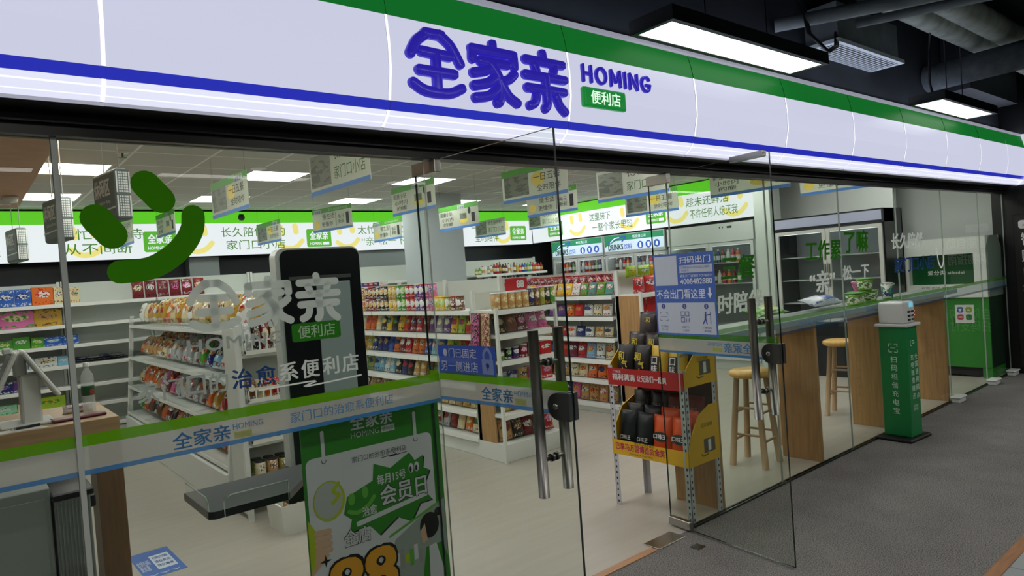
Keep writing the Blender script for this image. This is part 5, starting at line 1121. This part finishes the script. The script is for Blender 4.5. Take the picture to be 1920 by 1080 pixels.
for i in range(4):
    col, m_ = [('black', KBAG), ('black', KBAG), ('yellow', YBAG), ('yellow', YBAG)][i]
    wd = [('和', -.02, .13, .06, .055, GY), ('气', .012, .08, .05, .05, GY), ('人', .0, .03, .05, .05, GY)] if i < 2 else [('口', -.02, .115, .05, .045, LWHITE), ('味', -.02, .065, .045, .045, LWHITE), ('王', -.02, .02, .04, .045, LWHITE)]
    o = pouch('snack_pouch', '%s snack pouch, front row above the red banner, %s from left' % (col, ORD[i+1]), m_, .15, .24, .06, kM @ Vector((.10+i*.145, .06, .872)), WEST, -.18, wd)
    if i >= 2: MB().rect(-.055, .005, .015, .17, .0335, INK).build('dark_label', o)
for i in range(4):
    pouch('snack_pouch', 'dark brown snack pouch, rear row above the red banner, %s from left' % ORD[i+1], pm('bag_dark_brown', (42, 30, 30), .4), .15, .25, .06, kM @ Vector((.10+i*.145, .17, .94)), WEST+.05, -.25, [('和', 0, .15, .05, .05, GY)])
for i in range(2):
    pouch('snack_pouch', 'dark pouch stacked highest at the back of the rack, %s from left' % ORD[i+1], MATS['bag_dark_brown'], .16, .22, .06, kM @ Vector((.16+i*.17, .245, 1.10)), WEST, -.2, [('和', .02, .14, .04, .04, GY)])
for i in range(4):
    col, m_ = [('dark teal', DBAG), ('dark teal', DBAG), ('orange', OBAG), ('orange', OBAG)][i]
    wd = [('口味王', 0, .045, .03, .09, LWHITE)] if i < 2 else [('oval', 0, .10, .032, .062, INK), ('口味王', 0, .085, .032, .105, LWHITE)]
    pouch('snack_pouch', '%s snack pouch, front row of the lower yellow tray, %s from left' % (col, ORD[i+1]), m_, .15, .24, .055, kM @ Vector((.095+i*.147, .05, .415)), WEST, -.14, wd)
for i in range(4):
    col, m_ = [('dark teal', DBAG), ('dark teal', DBAG), ('orange', OBAG), ('orange', OBAG)][i]
    pouch('snack_pouch', '%s snack pouch, second row of the lower yellow tray, %s from left' % (col, ORD[i+1]), m_, .15, .24, .055, kM @ Vector((.095+i*.147, .125, .45)), WEST, -.14, [('口味王', 0, .12, .03, .09, LWHITE)])
for i in range(4):
    col, m_ = [('black', KBAG), ('black', KBAG), ('maroon', pm('bag_maroon', (110, 34, 34), .42)), ('maroon', pm('bag_maroon', (110, 34, 34), .42))][i]
    pouch('snack_pouch', '%s snack pouch, top row of the lower yellow tray, %s from left' % (col, ORD[i+1]), m_, .145, .24, .055, kM @ Vector((.10+i*.147, .205, .53)), WEST+.05*(-1)**i, -.12, [('口味王', 0, .14, .025, .08, GREYP)])

# ------------------------------------------------------------------ bar counter along the right glass
t = thing('bar_counter', 'long bar counter on oak panel ends behind the right glass', 'counter', (0, 0, 0))
MB().box(3.805, 8.35, .04, .42, 1.10, 1.145, pm('bar_top', (150, 158, 154), .3), .004).build('top', t)
for x, ya, yb in ((3.82, .035, .40), (5.18, .035, .36), (6.50, .035, .38), (7.92, .035, .36)): MB().box(x-.02, x+.02, ya, yb, 0, 1.10, WOODP, .002).build('panel_end', t)
def stool(x, y, rz, lab):
    t = thing('bar_stool', lab, 'stool', (x, y, 0), rz, 'round pine bar stools')
    MB().lathe([(0, .70), (.15, .70), (.17, .716), (.17, .738), (.15, .752), (0, .754)], pm('stool_seat', (222, 176, 92), .3, noise=.1, scale=5, stretch=(1, 8, 1)), 28).build('seat', t)
    for i in range(4):
        a = PI/4+i*PI/2; ca, sa = math.cos(a), math.sin(a)
        MB().tube([(ca*.19, sa*.19, 0), (ca*.115, sa*.115, .712)], .026, STOOLW, 12, .022).build('leg', t)
    f = lambda i, z: ((math.cos(PI/4+i*PI/2))*(.19-.075*z/.712), (math.sin(PI/4+i*PI/2))*(.19-.075*z/.712), z)
    for i in range(4):
        for z in ((.20, .42) if i % 2 == 0 else (.25, .46)): MB().tube([f(i, z), f((i+1) % 4, z)], .010, STOOLW, 8).build('rung', t)
stool(4.86, .42, .12, 'pine bar stool nearest the right open door')
stool(6.84, .62, .2, 'pine bar stool beyond the second oak panel end')
stool(5.62, .45, .3, 'pine bar stool mostly hidden behind an oak panel end')
# things on the bar
NG = art('noodle_green', (120, 170, 40), (60, 120, 40), (230, 230, 210), .4, 3, (.5, .5, .5, .3), (.1, .3), 7); NW = art('noodle_white', (226, 226, 216), (30, 130, 70), (40, 60, 130), .4, 4, (.5, .45, .4, .4), (.1, .3), 7)
LG2 = pm('lid_green', (84, 150, 60), .4)
place(cup_mesh(.075, .11, NG, LG2), 'noodle_bowl', 'green noodle bowl at the left of the heap on the bar counter', 'noodle bowl', 'noodle bowls on the bar', (6.25, .20, 1.146), .3)
place(cup_mesh(.075, .11, NG, LG2), 'noodle_bowl', 'green noodle bowl in the middle of the bar heap, half hidden', 'noodle bowl', 'noodle bowls on the bar', (6.44, .26, 1.146), 1.0)
place(cup_mesh(.075, .11, NG, LG2), 'noodle_bowl', 'green noodle bowl behind the tilted cup on the bar', 'noodle bowl', 'noodle bowls on the bar', (6.62, .22, 1.146), 1.9)
place(cup_mesh(.075, .11, NG, LG2), 'noodle_bowl', 'green noodle bowl stacked on top of the bar heap', 'noodle bowl', 'noodle bowls on the bar', (6.58, .24, 1.26), .8)
place(cup_mesh(.06, .15, NW, LIDW), 'noodle_cup', 'white and green noodle cup leaning at the right of the bar heap', 'noodle cup', None, (6.86, .16, 1.155), .2, 0, .22)
place(bag_mesh(.22, .16, .08, A('pink', 'mint', 'maroon', 210)), 'noodle_packet', 'pinkish noodle packet lying among the bowls on the bar', 'packet', None, (6.735, .32, 1.20), .1, -.5)
place(bag_mesh(.60, .16, .09, art('wipes_print', (214, 220, 232), (70, 110, 190), (60, 84, 160), .3, 6, (.62, .5, .22, .3), (.1, .3), 9)), 'tissue_packet', 'long white and blue soft packet lying on the bar counter', 'packet', None, (5.88, .24, 1.19), .05, -1.2)
place(bag_mesh(.5, .15, .07, art('green_packet_print', (92, 170, 40), (220, 210, 60), (230, 240, 220), .3, 7, (.6, .5, .3, .3), (0, .2), 7)), 'tissue_packet', 'green and yellow soft packet lying at the near end of the bar', 'packet', None, (4.95, .24, 1.185), .03, -1.2)

# ------------------------------------------------------------------ power bank station and small boxes outside the glass
t = thing('power_bank_station', 'tall green power bank station with white top outside the glass', 'charging station', (6.235, -.155, 0), math.radians(-4))
EGR = pm('station_green', (14, 122, 62), .35); SW = pm('station_white', (206, 208, 206), .35); SLT = pm('station_lettering', (200, 226, 208), .45)
MB().box(-.185, .185, -.15, .15, 0, .03, BLACK, .01).build('base', t)
bd = MB().box(-.095, .095, -.115, .115, .03, .965, EGR, .006).build('column', t)
MB().box(-.12, .12, -.14, .14, .965, .99, SW, .006).build('top_plate', t)
hd = MB().box(-.095, .10, -.105, .11, .99, 1.175, SW, .02, seg=3).build('charger_head', t)
MB().rect(-.045, .135+.99, .025, .175+.99, 0, em('station_screen', (110, 190, 210), .7, .2)).build('screen', hd, (.045, -.106, 0))
for z in (1.012, 1.045, 1.08):
    for u in (-.01, .055): MB().box(u-.022, u+.022, -.112, -.104, z, z+.016, BLACK, .003).build('slot', hd)
for z in (1.053, 1.088): MB().disc(.088, z, .004, .004, .1065, em('station_led', (255, 150, 160), 3, .3)).build('indicator_led', hd)
mb = MB()
for i, ch in enumerate('扫码租借充电宝'): mb.text(ch, .0, .66-i*.073, .052, .0005, SLT, width=.052, bold=.008, align='C')
for s1 in (-1, 1):
    for s2 in (-1, 1): mb.stroke([(s1*.012, .785+s2*.034), (s1*.034, .785+s2*.034), (s1*.034, .785+s2*.014)], .003, .0005, SLT)
mb.rect(-.02, .783, .02, .787, .0005, SLT); mb.build('side_lettering', bd, (-.0955, 0, 0), WEST)
mb = MB()
for c, s_ in enumerate(('充电随借随还', '全国通用网点')):
    for i, ch in enumerate(s_): mb.text(ch, -.045+c*.07, .68-i*.066, .048, .0005, SLT, width=.05, bold=.01)
mb.stroke([(-.03, .85), (-.035, .81), (-.02, .80)], .003, .0005, SLT); mb.stroke([(-.005, .84), (.03, .84)], .003, .0005, SLT); mb.stroke([(.0, .82), (.035, .82)], .003, .0005, SLT); mb.text('扫码免押\n随借随还', -.04, .25, .05, .0005, SLT, width=.08); mb.build('front_lettering', bd, (0, -.1155, 0))
for i, x in enumerate((7.93, 9.07, 9.78)):
    t = thing('glass_foot_box', 'small white plastic box at the foot of the glass, ' + ['nearest of three', 'middle one of three', 'farthest one by the black pillar'][i], 'box', (x, -.045, 0), 0, 'white plastic boxes along the glass foot')
    MB().box(-.085, .085, -.04, .04, 0, .045, WHITEM, .006).build('body', t); MB().box(-.10, .10, -.05, .05, .045, .062, WHITEM, .005).build('lid', t)

# ------------------------------------------------------------------ fridges along the right wall
def cooler(lab, y1, w_, top, hz0, header, doors, body, glass_z, frame, group=None, x=8.8, depth=.62):
    """front faces -x; local x runs toward the street from the far end y1"""
    t = thing('display_fridge', lab, 'fridge', (x, y1, 0), WEST, group)
    mb = MB(); mb.box(0, .03, .02, depth, 0, top, body); mb.box(w_-.03, w_, .02, depth, 0, top, body); mb.box(0, w_, depth-.03, depth, 0, top, body); mb.box(.03, w_-.03, .02, depth-.03, top-.03, top, body); mb.box(.03, w_-.03, .02, depth-.03, 0, .12, body); mb.build('cabinet', t)
    header(t, w_, hz0, top)
    for k_ in range(5):
        z = .35+k_*.31
        if z < hz0-.1: MB().box(.04, w_-.04, .06, depth-.04, z-.012, z, pm('fridge_shelf', (196, 202, 204), .4)).build('shelf', t)
    MB().box(.035, w_-.035, depth-.05, depth-.031, .13, hz0, pm('fridge_liner', (166, 172, 176), .5)).build('liner', t)
    if glass_z > .13: MB().box(.03, w_-.03, .0, .04, .12, glass_z, body).build('lower_panel', t)
    dw = (w_-.02)/doors
    for i in range(doors):
        a, b_ = .01+i*dw+.004, .01+(i+1)*dw-.004; z0, z1 = glass_z+.01, hz0-.015
        d = MB(); f = .045
        for q in ((a, b_, z0, z0+f), (a, b_, z1-f, z1), (a, a+f, z0+f, z1-f), (b_-f, b_, z0+f, z1-f)): d.box(q[0], q[1], -.03, .0, q[2], q[3], frame)
        do = d.build('door', t); MB().box(a+f, b_-f, -.018, -.012, z0+f, z1-f, ACRYL).build('door_glass', do)
        MB().box((b_-f+.008) if i % 2 == 0 else a+.008, (b_-.008) if i % 2 == 0 else a+f-.008, -.05, -.03, (z0+z1)/2-.15, (z0+z1)/2+.15, STEEL, .004).build('handle', do)
    MB().box(.04, w_-.04, .045, .05, hz0-.06, hz0-.04, em('fridge_tube', (240, 250, 255), 6.0, .4)).build('light_tube', t)
    return t
HB = em('drinks_header', (196, 214, 232), .55, .3); HG = em('drinks_green', (40, 130, 90), .5, .3); HT = em('drinks_text', (24, 74, 60), .5, .3); HBL = em('drinks_blue', (44, 80, 168), .6, .3); HW = em('drinks_pale', (220, 232, 246), .7, .3)
def drinks_header(t, w_, z0, z1):
    mb = MB().box(0, w_, -.03, .3, z0, z1, pm('fridge_alu', (198, 204, 204), .35, .4)); h = z1-z0
    mb.rect(.02, z0+.05, w_-.02, z1-.012, .031, HB); mb.rect(.02, z1-.11, w_-.02, z1-.012, .0315, HG); mb.poly([(.02, z1-.11), (.28, z1-.11), (.12, z0+.16), (.02, z0+.12)], .0315, HG)
    mb.text('畅饮清心凉', w_*.5, z1-.088, .05, .032, HW, width=.28); mb.text('DRINKS', .10, z0+.065, .10, .0325, HT, width=.34, bold=.03); mb.text('饮料', .46, z0+.068, .09, .0325, HBL, width=.17, bold=.01)
    mb.stroke([(.10, z0+.19), (.22, z1-.09), (.34, z1-.07), (.5, z1-.05), (.42, z0+.20)], .012, .032, HBL); mb.stroke([(.16, z0+.2), (.26, z1-.07), (.36, z1-.06)], .008, .0325, HW)
    for i in range(3): mb.disc(w_*.62+i*.17, z0+.12, .062, .062, .032, HBL); q_ = w_*.62+i*.17; mb.poly([[(q_-.02, z0+.08), (q_+.02, z0+.08), (q_+.02, z0+.13), (q_+.008, z0+.16), (q_-.008, z0+.16), (q_-.02, z0+.13)], [(q_-.015, z0+.08), (q_+.015, z0+.08), (q_+.026, z0+.155), (q_-.026, z0+.155)], [(q_-.03, z0+.10), (q_+.01, z0+.085), (q_+.03, z0+.14), (q_-.01, z0+.155)]][i], .033, HW)
    mb.build('lit_header', t)
FRW = pm('fridge_white', (204, 210, 208), .35); FRK = pm('fridge_black', (26, 29, 33), .3); FFR = pm('fridge_frame_alu', (190, 196, 194), .35)
cooler('drinks fridge with lit header, farther of the pair near the back corner', 6.85, 1.31, 2.19, 1.86, drinks_header, 2, FRW, .14, FFR, 'drinks fridges with lit headers')
cooler('drinks fridge with lit header, nearer of the pair behind the exit sheet', 5.52, 1.31, 2.19, 1.86, drinks_header, 2, FRW, .14, FFR, 'drinks fridges with lit headers')
def white_header(t, w_, z0, z1):
    MB().box(0, w_, -.03, .3, z0, z1, FRW).build('header', t); mb = MB()
    for u in (.95, 1.0): mb.rect(u, z1-.075, u+.018, z1-.05, .031, INK)
    mb.rect(1.08, z1-.08, 1.16, z1-.05, .031, INK); mb.build('control_panel', t)
cooler('white glass door fridge right of the drinks pair', 4.16, 1.50, 2.17, 1.90, white_header, 2, FRW, .14, FRW)
def lilac_header(t, w_, z0, z1):
    MB().box(0, w_, -.03, .3, z0, z1, FRK).build('header', t); MB().rect(.01, z0+.03, w_-.01, z1-.02, .031, em('lilac_panel', (150, 154, 174), .35, .4)).build('header_panel', t)
cooler('big black two door fridge with white door frames behind the bar', 2.35, 1.42, 2.13, 1.96, lilac_header, 2, FRK, .72, pm('fridge_frame_white', (204, 206, 200), .4), depth=.56)
g = 'drinks in the fridges'
for fi, (yf, w_) in enumerate(((6.85, 1.31), (5.52, 1.31), (4.16, 1.50))):
    for si, z in enumerate((1.28, 1.59)):
        row_on((8.8, yf, 0), WEST, .08, z, .16, [bt(['maroon', 'red', 'brown', 'green', 'orange', 'white', 'navy'][(i*3+si+fi) % 7], .032, .2, [LIDW, LIDR][i % 2], pm('lab_white', C['white'], .5)) for i in range(13)], ('drink_bottle', 'drink bottle', 'bottle'), 'the %s shelf in the %s fridge' % (['lower seen', 'upper seen'][si], ['farther drinks', 'nearer drinks', 'white'][fi]), g, gap=.02)
# recycling machine
t = thing('recycling_machine', 'green and white recycling machine in the right corner', 'recycling machine', (9.4, 1.02, 0), WEST)
MG = pm('machine_green', (52, 140, 52), .4); MWH = pm('machine_white', (234, 238, 232), .4); MGR = pm('machine_grey', (132, 148, 142), .4); MW_ = .96
MB().box(0, MW_, .03, .55, .12, .97, MG, .004).build('body', t)
for u in (0, MW_-.10): MB().box(u, u+.10, .02, .54, 0, .12, MG).build('foot', t)
MB().box(.1, MW_-.1, .06, .5, .02, .12, BLACK).build('recess', t)
fr = MB()
for q in ((0, MW_, 1.50, 1.70), (0, MW_, .97, 1.13), (0, .12, 1.13, 1.50), (MW_-.13, MW_, 1.13, 1.50)): fr.box(q[0], q[1], 0, .50, q[2], q[3], MWH)
fr.build('white_portal', t)
sc = MB().box(.12, MW_-.13, .10, .14, 1.13, 1.50, pm('machine_screen', (22, 84, 44), .2)).build('screen', t); MB().text('爱分类', .30, 1.25, .055, .0, MWH, width=.2, bold=.01).text('aifenlei', .52, 1.255, .035, .0, MWH, width=.18).build('screen_lettering', sc, (0, .0985, 0))
o = MB(); o.text('衣物 纸张 塑料 金属', .25, 1.085, .022, .0, INK, width=.45); o.build('ledge_lettering', t, (0, -.001, 0))
MB().prism([(.02, .97), (.54, .97), (.54, 1.55), (.40, 1.70), (.12, 1.70), (.02, 1.56)], 0, .012, MGR, M=Matrix.Translation((MW_+.013, 0, 0)) @ Matrix.Rotation(PI/2, 4, 'Z')).build('side_plate', t)
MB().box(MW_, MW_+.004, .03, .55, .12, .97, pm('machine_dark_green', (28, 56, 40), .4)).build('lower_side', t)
ic = MB().rect(.60, .66, .80, .88, .0, LWHITE)
for i, c in enumerate(((60, 90, 160), (150, 170, 40), (190, 60, 60), (40, 120, 70))):
    u, v = .655+(i % 2)*.09, .82-(i//2)*.09; m_ = pm('icon_%d' % i, c, .5); ic.poly([(u-.033, v-.022), (u-.02, v-.034), (u+.02, v-.034), (u+.033, v-.022), (u+.033, v+.022), (u+.02, v+.034), (u-.02, v+.034), (u-.033, v+.022)], .001, m_)
    if i == 0: ic.poly([(u-.02, v+.012), (u+.02, v+.012), (u+.01, v), (u+.01, v-.018), (u-.01, v-.018), (u-.01, v)], .002, LWHITE)
    elif i == 1: ic.rect(u-.014, v-.012, u+.014, v+.004, .002, LWHITE)
    elif i == 2: ic.rect(u-.02, v-.006, u+.02, v+.008, .002, LWHITE)
    else: ic.rect(u-.014, v-.012, u+.014, v+.012, .002, MG)
ic.build('icon_sheet', t, (0, .028, 0)); MB().box(.575, .585, .012, .03, .62, .72, STEEL).build('door_handle', t)
# black notice board on the pillar
o = MB(); o.box(0, .60, 0, .03, .08, 1.92, pm('notice_black', (16, 18, 20), .35), .004)
o.poly([(.05, 1.77), (.07, 1.75), (.30, 1.75), (.30, 1.85), (.07, 1.85), (.05, 1.83)], .001, LWHITE); o.text('通知', .09, 1.775, .045, .002, INK, width=.12)
for i, (s_, z) in enumerate((('智能自助', 1.55), ('购物指南', 1.35), ('扫码进门', .95))): o.text(s_, .07, z, .15, .001, LWHITE, width=.45, bold=.02)
o.rect(.08, 1.12, .5, 1.28, .001, GREYP); o.text('自助选购\n扫码支付', .08, .5, .3, .001, LWHITE, width=.45)
tag(o.build('notice_board', loc=(9.895, -.10, 0), rz=WEST), 'tall black notice board with white lettering at the right picture edge', 'notice board')

_seen = {}
for o in S.objects:
    if o.parent is None and o.get('label'):
        n = len(o['label'].split())
        if n > 16 or n < 4: print('LABELLEN', n, o['label'])
        if o['label'] in _seen: print('LABELDUP', o['label'])
        _seen[o['label']] = 1
